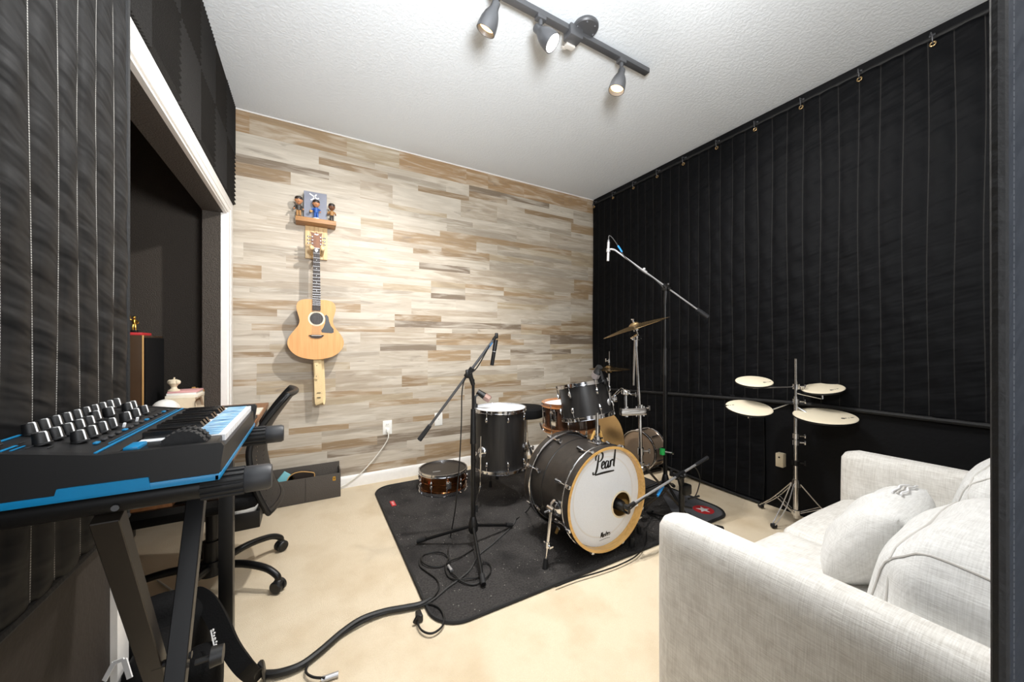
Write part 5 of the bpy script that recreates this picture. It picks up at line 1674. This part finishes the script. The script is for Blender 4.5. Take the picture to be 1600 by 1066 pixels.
for k, (a, e, cy, zt) in enumerate(((SX0+AW-.006, mx_+.01, .172, .70), (mx_+.012, SX1-AW-.006, .165, .745))):
    rot = Matrix.Rotation(R(8), 3, 'X')
    b = MB(); rbox(b, (a, cy-.125, .415), (e, cy+.125, zt), .07, (.012, .035, .045), 20, rot, seed=11+k, noise=.005, pinch=.06)
    bvh = BVHTree.FromBMesh(b.bm); bc = b.build('back_cushion', M['linen_pillow'], r, sharp=None)
    # stitched seams where the front and the end gussets meet, lying on the cloth
    ctr = V(((a+e)/2, cy, (zt+.415)/2)); hx_, hz_ = (e-a)/2, (zt-.415)/2
    def seam(plane_pts):
        out = []
        for q in plane_pts:
            o_, far_ = q
            o_, far_ = ctr+rot @ V(o_), ctr+rot @ V(far_)
            hit = bvh.ray_cast(far_, (o_-far_).normalized())
            if hit[0] is not None: out.append(hit[0]+hit[1]*.0005)
        return out
    pts_ = []
    for t in range(64):
        an = 2*PI*t/64
        pts_.append(((0 if abs(math.cos(an)) < .8 else math.copysign(hx_-.08, math.cos(an)), .095, 0), (math.cos(an)*hx_*2.2, .125, math.sin(an)*hz_*2.2)))
    b = MB(); b.tube(seam(pts_), .0028, 6, 0, closed=True); b.build('piping', M['seam'], bc)
    for sgn in (-1, 1):
        pts_ = [((sgn*(hx_-.045), 0, 0), (sgn*(hx_-.02), math.cos(2*PI*t/48)*.5, math.sin(2*PI*t/48)*.5)) for t in range(48)]
        b = MB(); b.tube(seam(pts_), .0026, 6, 0, closed=True); b.build('piping', M['seam'], bc)
feet = [(SX0+.06, SY0+.06), (SX0+.06, SY1-.06), (SX1-.06, SY0+.06), (SX1-.06, SY1-.06)]
for x, y in feet:
    MB().cyl((x, y, 0), (x, y, .04), .02, .024, 14).build('foot', M['black_plastic'], r)

# throw pillow
tc_ = at_d(1374, 836, 1.06)
tc_ = V((1.515, .412, .54))
r = thing('throw_pillow', 'pale linen throw pillow with a white zipper leaning on the loveseat back cushions', 'pillow', (tc_.x, tc_.y, .41))
rotp = Matrix.Rotation(R(4), 3, 'Z') @ Matrix.Rotation(R(32), 3, 'X')
b = MB()
def pil(u, v, s):
    x, z = u*2-1, v*2-1
    ed = (1-abs(x)**2.6)*(1-abs(z)**2.6)
    t = .085*max(0, ed)**.45
    kx = 1-.07*abs(z)**2*(1) ; kz = 1-.07*abs(x)**2
    p = V((x*.195*kx, s*t+.004*math.sin(x*9+z*4)*ed, z*.15*kz))
    return tc_+rotp @ p
b.grid(lambda u, v: pil(u, v, 1), 28, 28); b.grid(lambda u, v: pil(u, v, -1), 28, 28)
bmesh.ops.remove_doubles(b.bm, verts=b.bm.verts, dist=.0006)
b.build('cushion', M['linen_pillow'], r, sharp=None)
b = MB()
for vv in (.955, .985):
    b.tube([pil(.44+.046*k, vv-.004*math.sin(k*1.3), 1)+rotp @ V((0, .003, .002)) for k in range(12)], .0026, 6, 3)
b.build('zipper', M['zipper'], r)
b = MB(); b.tube([pil(.46+.042*k, .970-.004*math.sin(k*1.3), 1)+rotp @ V((0, .001, .001)) for k in range(12)], .003, 6, 3); b.build('zipper_tape', M['seam'], r)

# ------------------------------------------------------------------ synthesizer on its stand
KX0, KX1, KY0, KY1, KZ, KT = -.408, -.125, .772, 1.228, .952, .062
r = thing('synthesizer', 'black synthesizer with blue trim and rows of knobs on a stand', 'synthesizer', ((KX0+KX1)/2, (KY0+KY1)/2, KZ-KT))
PZ = .974   # rear height
side = [(KX0, KZ-KT+.006), (KX1-.008, KZ-KT+.006), (KX1-.006, KZ-KT+.012), (KX1, KZ-.006), (KX1-.004, KZ), (-.274, KZ), (KX0+.004, PZ), (KX0, PZ-.006)]
def cheek(y0, y1):
    b = MB(); b.prism(side, (0, y0, 0), (1, 0, 0), (0, 0, 1), (0, y1-y0, 0)); return b
b = cheek(KY0, KY0+.014); b.build('end_cheek', M['black_plastic'], r)
b = cheek(KY1-.014, KY1); b.build('end_cheek', M['black_plastic'], r)
# chassis: rear panel block, key bed floor, front lip
b = MB()
b.prism([(KX0, KZ-KT+.006), (-.262, KZ-KT+.006), (-.262, KZ-.004), (-.274, KZ-.001), (KX0+.004, PZ-.001), (KX0, PZ-.007)], (0, KY0+.0142, 0), (1, 0, 0), (0, 0, 1), (0, KY1-KY0-.0284, 0))
b.lohi((-.262, KY0+.0142, KZ-KT+.006), (KX1-.012, KY1-.0142, KZ-.030))
b.lohi((KX1-.016, KY0+.0142, KZ-KT+.008), (KX1-.006, KY1-.0142, KZ-.016))
b.build('chassis', M['black_plastic'], r)
b = MB().lohi((-.262, KY0+.0142, KZ-.0299), (KX1-.0162, KY0+.086, KZ-.004), bevel=.002); wb = b.build('wheel_block', M['black_metal'], r)
for dx in (-.195, -.155):
    pass
for dy in (.030, .056):
    b = MB(); b.cyl((-.185, KY0+dy, KZ-.012), (-.185, KY0+dy+.016, KZ-.012), .031, None, 32)
    for k in range(10):
        a = R(20+14*k); b.box((-.185+.031*math.cos(a), KY0+dy+.008, KZ-.012+.031*math.sin(a)), (.003, .014, .003), Matrix.Rotation(-a, 3, 'Y'))
    b.build('wheel', M['rubber'], r)
for k, (px, dy) in enumerate(((-.255, .04),)):
    MB().lohi((px, KY0+.022, KZ-.0042), (px+.018, KY0+.062, KZ+.003), bevel=.002).build('button', M['blue'], r)
# blue trim: bottom strip round the near end and front, with the wider step
b = MB()
b.lohi((KX0-.001, KY0-.002, KZ-KT), (KX1-.006, KY0+.004, KZ-KT+.0105), bevel=.001)
b.lohi((KX1-.012, KY0-.002, KZ-KT), (KX1-.005, KY1, KZ-KT+.009), bevel=.001)
st0, st1 = at_y(90, 770, KY0).x, at_y(233, 760, KY0).x
b.prism([(st0-.004, KZ-KT+.004), (st1+.002, KZ-KT+.004), (st1, KZ-KT+.020), (st0, KZ-KT+.020)], (0, KY0-.003, 0), (1, 0, 0), (0, 0, 1), (0, .004, 0))
b.build('base_trim', M['blue'], r)
MB().lohi((KX0+.004, KY0+.004, KZ-KT-.0), (KX1-.014, KY1-.004, KZ-KT+.0055)).build('base_plate', M['black_metal'], r)
# panel frame
pu = (V((KX0+.004, 0, PZ))-V((-.274, 0, KZ))); plen = pu.length; pu.normalize(); pn = V((pu.z*-1, 0, pu.x*-1))
if pn.z < 0: pn = -pn
def panel(s, y, h=0): return V((-.274, 0, KZ))+pu*s+V((0, y, 0))+pn*h
PR_ = Matrix((pu, V((0, 1, 0)), pu.cross(V((0, 1, 0))))).transposed()
b = MB()
b.box(panel(.006, (KY0+KY1)/2, .0008), (.0035, KY1-KY0-.02, .0016), PR_)
b.box(panel(.0125, (KY0+KY1)/2+.02, .0006), (.0012, KY1-KY0-.1, .0012), PR_)
b.box(panel(plen-.006, KY0+.06, .0008), (.003, .1, .0016), PR_)
b.box(panel(.10, KY0+.028, .0006), (.003, .034, .0012), PR_)
b.box(panel(.092, KY0+.030, .0006), (.002, .03, .0012), PR_)
b.build('panel_line', M['blue'], r)
b = MB()
rl = random.Random(5)
for k in range(34):
    s = rl.choice((.03, .045, .066, .085, .104)); y = KY0+.03+rl.random()*(KY1-KY0-.07)
    b.box(panel(s, y, .0004), (.0012, .006+.01*rl.random(), .0006), PR_)
b.build('panel_lettering', M['grey_grip'], r)
def knob(s, y, rad=.0098, h=.019):
    p = panel(s, y, .0)
    b = MB(); b.lathe([(0, -.0), (rad*1.12, 0), (rad*1.12, .002), (rad, .003), (rad*.86, h-.001), (rad*.8, h), (0, h)], p, pn, 20)
    ko = b.build('knob', M['black_plastic'], r)
    dv = V((.90, -.42, 0)); dv = (dv-pn*dv.dot(pn)).normalized()
    b = MB(); b.band([p+dv*rad*.98+pn*.003, p+dv*rad*.90+pn*(h*.9), p+dv*rad*.80+pn*(h+.0004), p+pn*(h+.0005)], .0024, .0008, dv.cross(pn)); b.build('pointer', M['white_ink'], ko)
kn = [(.118, .032)]+[(.118, .118+.033*k) for k in range(10)]
kn += [(.080, .058+.034*k) for k in range(5)]+[(.092, .25), (.090, .30)]+[(.048, .078+.036*k) for k in range(4)]+[(.05, .255), (.05, .300), (.05, .345), (.084, .37), (.084, .395)]
for s, y in kn: knob(s, KY0+y)
for s, y in ((.10, .19), (.10, .215), (.10, .24), (.066, .222), (.066, .29), (.066, .33), (.035, .20), (.035, .26)):
    p = panel(s, KY0+y, 0); b = MB(); b.box(p+pn*.0045, (.004, .005, .009), PR_, .001); b.build('fader_cap', M['key_white'], r)
for k in range(14):
    p = panel(.026, KY0+.07+.026*k, 0); b = MB(); b.box(p+pn*.0015, (.006, .012, .003), PR_, .0008); b.build('button', M['grey_grip'] if k % 4 else M['blue'], r)
# keys: two octaves C to C, bass end towards the viewer
ky0, ky1 = KY0+.090, KY1-.016
ww = (ky1-ky0)/15
for k in range(15):
    b = MB(); y = ky0+ww*k
    b.lohi((-.258, y+.0006, KZ-.024), (KX1-.012, y+ww-.0006, KZ-.003), bevel=.0012, seg=1)
    b.build('white_key', M['key_white'], r)
for k in range(14):
    if k % 7 in (2, 6): continue
    y = ky0+ww*(k+1)
    b = MB(); b.prism([(-.257, KZ-.004), (-.190, KZ-.004), (-.186, KZ-.001), (-.192, KZ+.0085), (-.257, KZ+.0085)], (0, y-.0062, 0), (1, 0, 0), (0, 0, 1), (0, .0124, 0))
    b.build('black_key', M['key_black'], r)
b = MB().lohi((-.186, ky0+.002, KZ-.0029), (KX1-.022, ky1-.002, KZ-.0022)); b.build('key_sticker', M['sticker'], r)

# stand
r = thing('keyboard_stand', 'black scissor keyboard stand with rubber-gripped tubes under the synthesizer', 'keyboard stand', (-.25, 1.03, 0))
TZ = KZ-KT-.0265
ty = (.838, 1.222)
for y in ty:
    b = MB(); b.cyl((-.412, y, TZ), (-.08, y, TZ), .021, None, 20); tb_ = b.build('support_tube', M['black_metal'], r)
    b = MB()
    for k in range(14):
        a = 2*PI*k/14
        b.box((-.135, y+.0225*math.cos(a), TZ+.0225*math.sin(a)), (.062, .006, .006), Matrix.Rotation(a, 3, 'X'), .001)
    b.cyl((-.166, y, TZ), (-.104, y, TZ), .0225, None, 20); b.build('ribbed_grip', M['rubber'], tb_)
    b = MB(); b.lathe([(0, 0), (.023, 0), (.024, .002), (.024, .036), (.021, .042), (0, .043)], (-.104, y, TZ), (1, 0, 0), 24); b.build('end_cap', M['grey_grip'], tb_)
    b = MB(); b.cyl((-.27, y-.0215, TZ-.008), (-.27, y-.0235, TZ-.008), .005, None, 12); b.build('screw', M['track'], tb_)
lx = (-.286, -.243)
feet_y = {0: 1.245, 1: .815}
for k, x in enumerate(lx):
    top = V((x, ty[k], TZ-.026)); bot = V((x, feet_y[k], .03))
    d = top-bot
    b = MB(); b.box((top+bot)/2, (.035, .028, d.length), d.to_track_quat('Z', 'Y').to_matrix() if False else Matrix.Rotation(-math.atan2(d.y, d.z), 3, 'X'), .0015, 1)
    lg = b.build('leg', M['bronze_black'] if k == 0 else M['black_metal'], r, sharp=20)
    b = MB(); b.cyl((-.42, feet_y[k], .022), (-.08, feet_y[k], .022), .021, None, 16); fo = b.build('foot_tube', M['black_metal'], r)
    for xx in (-.415, -.085): MB().cyl((xx-.022, feet_y[k], .023), (xx+.022, feet_y[k], .023), .0228, None, 16).build('rubber_cap', M['rubber'], fo)
b = MB(); kz = .38; ky = ty[0]+(feet_y[0]-ty[0])*.55
b.cyl((-.286, 1.03, .44), (-.222, 1.03, .44), .007, None, 10); b.build('pivot_bolt', M['black_metal'], r)
b = MB(); pk = V((-.22, 1.045, .41)); b.cyl(pk, pk+V((.03, 0, 0)), .006, None, 10); b.cyl(pk+V((.028, 0, 0)), pk+V((.05, 0, 0)), .021, .019, 16); b.build('locking_knob', M['black_plastic'], r)

# ------------------------------------------------------------------ desk in the closet and the things on it
DZ = .725
r = thing('desk', 'brown-topped desk with black square legs in the closet opening', 'desk', (-.6, 2.3, 0))
MB().lohi((-.93, 1.63, DZ-.028), (-.235, 2.93, DZ), bevel=.003).build('top', M['desk'], r)
for x, y in ((-.262, 1.668), (-.262, 2.895), (-.90, 1.668), (-.90, 2.895)):
    MB().lohi((x-.021, y-.021, 0), (x+.021, y+.021, DZ-.0285), bevel=.002).build('leg', M['black_metal'], r)
MB().lohi((-.90, 1.70, .545), (-.42, 2.86, .560)).build('shelf', M['desk'], r)
for y in (1.70, 2.86): MB().lohi((-.90, y-.012, .520), (-.28, y+.012, .5445)).build('rail', M['black_metal'], r)
# closed notebook on top edge
b = MB().lohi((-.33, 2.16, DZ), (-.24, 2.36, DZ+.012), bevel=.001); tag(b.build('notebook', M['black_plastic']), 'slim black notebook on the right edge of the desk', 'notebook')
b = MB(); pk = [(-.33, 2.40), (-.243, 2.40), (-.243, 2.62), (-.33, 2.62)]
b.lohi((-.335, 2.45, DZ), (-.24, 2.66, DZ+.008)); tag(b.build('paper_stack', M['paper']), 'small stack of white paper on the desk edge near the chair', 'paper')
p = at_z(300, 636, DZ)
r = thing('wooden_crate', 'cream wooden box with a slanted cut-out at the back of the desk', 'crate', (-.64, 2.80, DZ))
b = MB(); cx0, cx1, cy0, cy1 = -.70, -.565, 2.68, 2.90
b.lohi((cx0, cy0, DZ), (cx1, cy0+.012, DZ+.075)); b.lohi((cx0, cy1-.012, DZ), (cx1, cy1, DZ+.075)); b.lohi((cx0, cy0, DZ+.075), (cx1, cy1, DZ+.087)); b.lohi((cx0, cy0+.012, DZ), (cx0+.01, cy1-.012, DZ+.075))
b.prism([(cy0+.0, .0), (cy0+.10, .0), (cy0, .07)], (cx1, 0, DZ), (0, 1, 0), (0, 0, 1), (-.01, 0, 0)); b.prism([(cy1-.06, .075), (cy1, .075), (cy1, 0)], (cx1, 0, DZ), (0, 1, 0), (0, 0, 1), (-.01, 0, 0))
b.build('frame', M['cream'], r)
bk = [((-.695, 2.69, .16, .14), M['paper'], .016, 'lowest grey-white paperback in the stack on the cream box'), ((-.692, 2.70, .15, .13), M['white_gloss'], .012, 'white paperback in the middle of the stack on the cream box'), ((-.688, 2.70, .14, .13), M['steel'], .010, 'grey paperback on top of the stack on the cream box')]
z = DZ+.0875
for (x, y, ly, lx_), m_, t, lab in bk:
    b = MB().lohi((x, y, z), (x+lx_, y+ly, z+t), bevel=.001); z += t+.0004
    tag(b.build('book', m_ if m_ != M['steel'] else M['pink']), lab, 'book', 'books on the cream box')
b = MB()
for k in range(4): b.lohi((-.62+.014*k, 2.872, DZ+.0876), (-.608+.014*k, 2.90, DZ+.13-.006*k))
tag(b.build('card_file', M['tan_leather']), 'row of tan index cards at the right end of the cream box', 'cards')
z = DZ+.0875+.0396
r = thing('elephant_figurine', 'white figurine standing on top of the books on the desk', 'figurine', (-.665, 2.715, z-.0))
b = MB(); b.lathe([(0, 0), (.026, 0), (.026, .006), (.016, .012), (.012, .022), (.018, .034), (.026, .045), (.024, .058), (.012, .066), (0, .068)], (-.665, 2.725, z), (0, 0, 1), 20)
b.sphere((-.665+.018, 2.715, z+.05), .014, seg=10); b.sphere((-.665-.018, 2.73, z+.052), .013, seg=10); b.cyl((-.665, 2.72, z+.066), (-.662, 2.72, z+.078), .004, None, 8)
b.build('body', M['cream'], r)
r = thing('white_gourd', 'round white ornament on the desk beside the cream box', 'ornament', (-.66, 2.56, DZ))
b = MB(); b.sphere((-.66, 2.56, DZ+.052), .052, (1.05, 1.05, .95), seg=20); b.sphere((-.655, 2.625, DZ+.042), .04, (1, .9, 1), seg=16); b.build('body', M['white_gloss'], r)
b = MB(); b.sphere((-.64, 2.50, DZ+.016), .016, (1.6, 1, 1), seg=12); tag(b.build('ribbon_bundle', M['gold']), 'small gold bundle next to the round white ornament', 'ornament')
# speaker cabinet with red case and trophy
r = thing('speaker_cabinet', 'dark speaker cabinet at the back of the desk', 'speaker', (-.86, 2.68, DZ))
sx0, sx1, sy0, sy1, st = -.925, -.752, 2.585, 2.88, 1.165
MB().lohi((sx0, sy0, DZ), (sx1, sy1, st), bevel=.004).build('cabinet', M['screen'], r)
MB().lohi((sx1+.0005, sy0+.012, DZ+.012), (sx1+.008, sy1-.012, st-.012), bevel=.002).build('grille', M['nylon'], r)
MB().lohi((sx1-.004, sy0-.003, DZ), (sx1+.002, sy0+.003, st), bevel=.001).build('edge_strip', M['tan_leather'], r)
b = MB().lohi((-.90, 2.59, st), (-.757, 2.72, st+.014), bevel=.002); tag(b.build('red_case', M['red']), 'flat red case on top of the dark speaker cabinet', 'case')
r = thing('trophy', 'small gold trophy figure on the red case', 'trophy', (-.80, 2.62, st+.014))
tz = st+.0145
MB().lohi((-.807, 2.605, tz), (-.783, 2.63, tz+.012), bevel=.001).build('plinth', M['ink'], r)
b = MB()
for s in (-1, 1): b.tube([(-.795+s*.005, 2.617, tz+.012), (-.795+s*.0045, 2.615, tz+.03), (-.795+s*.003, 2.617, tz+.045)], .004, 8, 3)
b.lathe([(0, .042), (.007, .043), (.009, .06), (.008, .066), (.003, .07), (0, .071)], (-.795, 2.617, tz), (0, 0, 1), 12); b.sphere((-.795, 2.617, tz+.079), .0075, seg=10)
b.tube([(-.787, 2.617, tz+.064), (-.779, 2.614, tz+.052), (-.783, 2.608, tz+.045)], .003, 6, 3); b.tube([(-.803, 2.617, tz+.064), (-.812, 2.614, tz+.07), (-.808, 2.61, tz+.085)], .003, 6, 3)
b.build('figure', M['gold'], r)
# papers on the shelf below
b = MB().lohi((-.42, 2.25, .5605), (-.435+.16, 2.42, .572)) if False else MB().lohi((-.62, 2.2, .5605), (-.43, 2.45, .59))
tag(b.build('book', M['tan_leather']), 'tan book lying on the shelf under the desk top', 'book')

# ------------------------------------------------------------------ office chair
CC = V((-.385, 2.12, 0))
r = thing('office_chair', 'black mesh-backed office chair on casters at the closet desk', 'chair', (CC.x, CC.y, 0))
b = MB(); rbox(b, (-.64, 1.90, .40), (-.19, 2.34, .47), .03, (0, 0, .01), 10); b.build('seat', M['nylon'], r)
b = MB(); b.cyl(CC+V((0, 0, .10)), CC+V((0, 0, .40)), .025, None, 18); b.cyl(CC+V((0, 0, .10)), CC+V((0, 0, .22)), .034, None, 18); b.build('gas_column', M['black_metal'], r)
b = MB(); b.cyl(CC+V((0, 0, .07)), CC+V((0, 0, .13)), .05, .042, 20); b.build('base_hub', M['black_metal'], r)
a0 = math.atan2(1.938-2.12, -.121+.385)
for k in range(5):
    a = a0+k*2*PI/5
    d = V((math.cos(a), math.sin(a), 0))
    b = MB(); b.tube([CC+d*.03+V((0, 0, .105)), CC+d*.15+V((0, 0, .118)), CC+d*.26+V((0, 0, .105)), CC+d*.315+V((0, 0, .075)), CC+d*.322+V((0, 0, .055))], lambda t: .017-.004*t, 12, 5)
    lg = b.build('leg', M['black_metal'], r)
    w = CC+d*.322+V((0, 0, .0285)); sdv = V((-d.y, d.x, 0))
    b = MB()
    for s in (-1, 1): b.lathe([(0, 0), (.022, 0), (.0275, .003), (.0275, .015), (.022, .02), (0, .021)], w+sdv*s*.004, sdv*s, 20)
    b.cyl(w+V((0, 0, .0)), w+V((0, 0, .035)), .007, None, 10); b.sphere(w+V((0, 0, .016)), .02, (1, 1, .8), seg=12)
    b.build('caster', M['black_plastic'], lg)
# backrest: S profile swept across y
bp_ = [(.37, -.118), (.41, -.132), (.47, -.152), (.54, -.168), (.61, -.178), (.665, -.180), (.72, -.162), (.78, -.128), (.84, -.088), (.885, -.055)]
bpc = catmull([V((x, 0, z)) for z, x in bp_], 4)
def back_pt(t, y):
    f = t*(len(bpc)-1); i = min(int(f), len(bpc)-2); p = bpc[i].lerp(bpc[i+1], f-i)
    return V((p.x-.05*((y)/.22)**2*.9, CC.y+y, p.z))
b = MB()
b.grid(lambda u, v: back_pt(v*.66, (u*2-1)*.20), 16, 24)
b.build('mesh_back', M['mesh_back'], r)
b = MB()
outl = []
hw = lambda t: .215*(1-.12*(t-.4)**2*4)
tl_ = [k/24 for k in range(25)]
loopp = [back_pt(t, hw(t)) for t in tl_]+[back_pt(1, hw(1)*(1-2*k/10)) for k in range(1, 10)]+[back_pt(t, -hw(t)) for t in reversed(tl_)]+[back_pt(0, -hw(0)*(1-2*k/10)) for k in range(1, 10)]
b.tube(loopp, .013, 10, 0, closed=True)
b.build('back_frame', M['black_plastic'], r)
b = MB(); b.grid(lambda u, v: back_pt(.66+v*.34, (u*2-1)*.205)+V((.006, 0, 0)), 14, 8); b.grid(lambda u, v: back_pt(.66+v*.34, (u*2-1)*.205)-V((.006, 0, 0)), 14, 8); b.build('head_panel', M['black_plastic'], r)
b = MB(); b.tube([(-.30, 2.12, .385), (-.22, 2.12, .382), (-.178, 2.12, .41), (-.185, 2.12, .52)], .016, 10, 4); b.build('back_bracket', M['black_metal'], r)

# black tray with white helmet on the floor behind the chair
r = thing('floor_tray', 'black plastic tray on the carpet left of the grey felt bin', 'tray', (-.36, 2.78, 0))
b = MB(); tx0, tx1, tyy0, tyy1 = -.46, -.26, 2.68, 2.845
b.lohi((tx0, tyy0, 0), (tx1, tyy0+.012, .10), bevel=.002); b.lohi((tx0, tyy1-.012, 0), (tx1, tyy1, .12), bevel=.002); b.lohi((tx0, tyy0+.012, 0), (tx0+.012, tyy1-.012, .11)); b.lohi((tx1-.012, tyy0+.012, 0), (tx1, tyy1-.012, .115)); b.lohi((tx0+.012, tyy0+.012, 0), (tx1-.012, tyy1-.012, .02))
b.build('walls', M['black_plastic'], r)
b = MB(); b.prism([(-.012, -.010), (.012, -.010), (0, .012)], (tx1+.0002, 2.77, .05), (0, 1, 0), (0, 0, 1), (.0008, 0, 0)); b.build('mark', M['grey_grip'], r)
b = MB(); b.sphere((-.355, 2.765, .105), .075, (1.05, .9, .95), seg=24)
tag(b.build('white_ball', M['white_gloss']), 'glossy white ball resting in the black tray', 'ball')
b = MB(); b.tube([(-.66, 1.75, .006), (-.58, 1.85, .006), (-.52, 1.98, .008), (-.50, 2.1, .006), (-.62, 2.3, .006)], .004, 6, 6)
tag(b.build('floor_cable', M['white_cable']), 'thin white cord on the closet floor under the desk', 'cord')

# ------------------------------------------------------------------ backpack under the synthesizer
r = thing('backpack', 'black backpack slumped on the floor below the synthesizer', 'backpack', (-.36, 1.48, 0))
b = MB(); rbox(b, (-.54, 1.49, .0), (-.305, 1.64, .275), .07, (.02, .02, .03), 16, Matrix.Rotation(R(8), 3, 'Z'), seed=4, noise=.006); bo = b.build('body', M['nylon'], r)
b = MB(); rbox(b, (-.432, 1.30, .0), (-.325, 1.475, .27), .04, (.002, .01, .01), 10); rbox(b, (-.335, 1.39, .0), (-.24, 1.49, .17), .03, (.005, .01, .01), 10); b.build('front_pocket', M['nylon'], r)
sp_ = [at_d(282, 945, 1.25), at_d(305, 932, 1.25), at_d(325, 945, 1.22), at_d(343, 975, 1.17), at_d(360, 1012, 1.12), at_d(382, 1043, 1.08), at_z(402, 1060, .03)]
b = MB(); b.band(sp_, lambda t: .058-.016*t, .016, (.75, .2, .55), 6); sh = b.build('shoulder_strap', M['nylon'], r)
b = MB()
l0, l1 = at_d(333, 985, 1.115), at_d(341, 1022, 1.075)
ls = V((_c, -_s, 0))
for k in range(9): b.box(l0.lerp(l1, k/8)+ls*(.002*math.sin(k*2)), (.004, .004, .0035 if k % 3 else .006), Matrix.Rotation(-HEAD, 3, 'Z'))
b.band([l0-ls*.007, l1-ls*.007], .003, .002, ls)
b.build('strap_lettering', M['white_ink'], sh)
b = MB(); b.torus(at_d(343, 1023, 1.07), (-.3, -.85, .4), .006, .003, 20, 6); b.build('strap_badge', M['white_ink'], sh)
b = MB()
for q_ in (at_d(272, 990, 1.165), at_d(266, 1010, 1.14)): b.torus(q_, (-.3, -.85, .4), .014, .007, 20, 6)
b.build('rubber_print', M['grey_print'], r)
z0_, z1_, z2_, z3_ = at_d(163, 1064, .915), at_d(178, 1036, .92), at_d(194, 1030, .92), at_d(203, 1060, .915)
b = MB(); b.band([z0_, z1_], .011, .003, ls); b.band([z1_, z2_], .008, .003, (0, 0, 1)); b.band([z2_, z3_], .014, .003, ls); b.build('zip_pull', M['white_ink'], r)
b = MB(); b.band([at_z(395, 1064, .012), at_d(400, 1048, 1.14), at_d(410, 1040, 1.15), at_z(414, 1060, .012)], .03, .006, (0, 1, 0), 5); b.build('buckle', M['black_plastic'], r)

# ------------------------------------------------------------------ lights
def spot(loc, d, energy, size, blend=.6, colr=(1, .972, .94), rad=.035):
    l = bpy.data.lights.new('track_bulb', 'SPOT'); l.energy = energy; l.spot_size = R(size); l.spot_blend = blend; l.color = colr; l.shadow_soft_size = rad
    o = bpy.data.objects.new('track_bulb_light', l); o.location = loc
    o.rotation_euler = V(d).to_track_quat('-Z', 'Y').to_euler(); col.objects.link(o)
def area(loc, d, sx, sy, energy, colr=(1, 1, 1)):
    l = bpy.data.lights.new('fill_light', 'AREA'); l.shape = 'RECTANGLE'; l.size = sx; l.size_y = sy; l.energy = energy; l.color = colr
    o = bpy.data.objects.new('fill_light', l); o.location = loc
    o.rotation_euler = V(d).to_track_quat('-Z', 'Y').to_euler(); col.objects.link(o)
for (p, d), e_, sz_ in zip(hd, (92, 64, 50), (140, 150, 130)):
    spot(p, d, e_, sz_, .7)
# wide spill of the middle lamp towards the wood wall
# added fill lamp standing in for adjoining-room light, behind the viewpoint
area((.05, -.9, 1.55), (0.12, 1, -.02), 1.1, 1.5, 10, (.95, .97, 1))
# added upward fill, like a bounced flash, to brighten the ceiling
area((.3, -.05, 1.70), (.55, .80, .86), .4, .4, 66, (.96, .985, 1))
w = bpy.data.worlds.new('adjoining_room'); scene.world = w; w.use_nodes = True
w.node_tree.nodes['Background'].inputs['Color'].default_value = (.92, .95, 1, 1)
w.node_tree.nodes['Background'].inputs['Strength'].default_value = .6

# ------------------------------------------------------------------ camera, view
cam = bpy.data.cameras.new('camera'); cam.sensor_width = 36; cam.lens = F/1600*36; cam.shift_y = (CY-533)/1600; cam.clip_start = .02
co = bpy.data.objects.new('camera', cam); co.location = (0, 0, EYE); co.rotation_euler = (R(90), 0, -HEAD); col.objects.link(co)
scene.camera = co
scene.view_settings.view_transform = 'Standard'
scene.view_settings.look = 'None'
scene.view_settings.gamma = 1
scene.view_settings.use_curve_mapping = False
scene.view_settings.exposure = .52
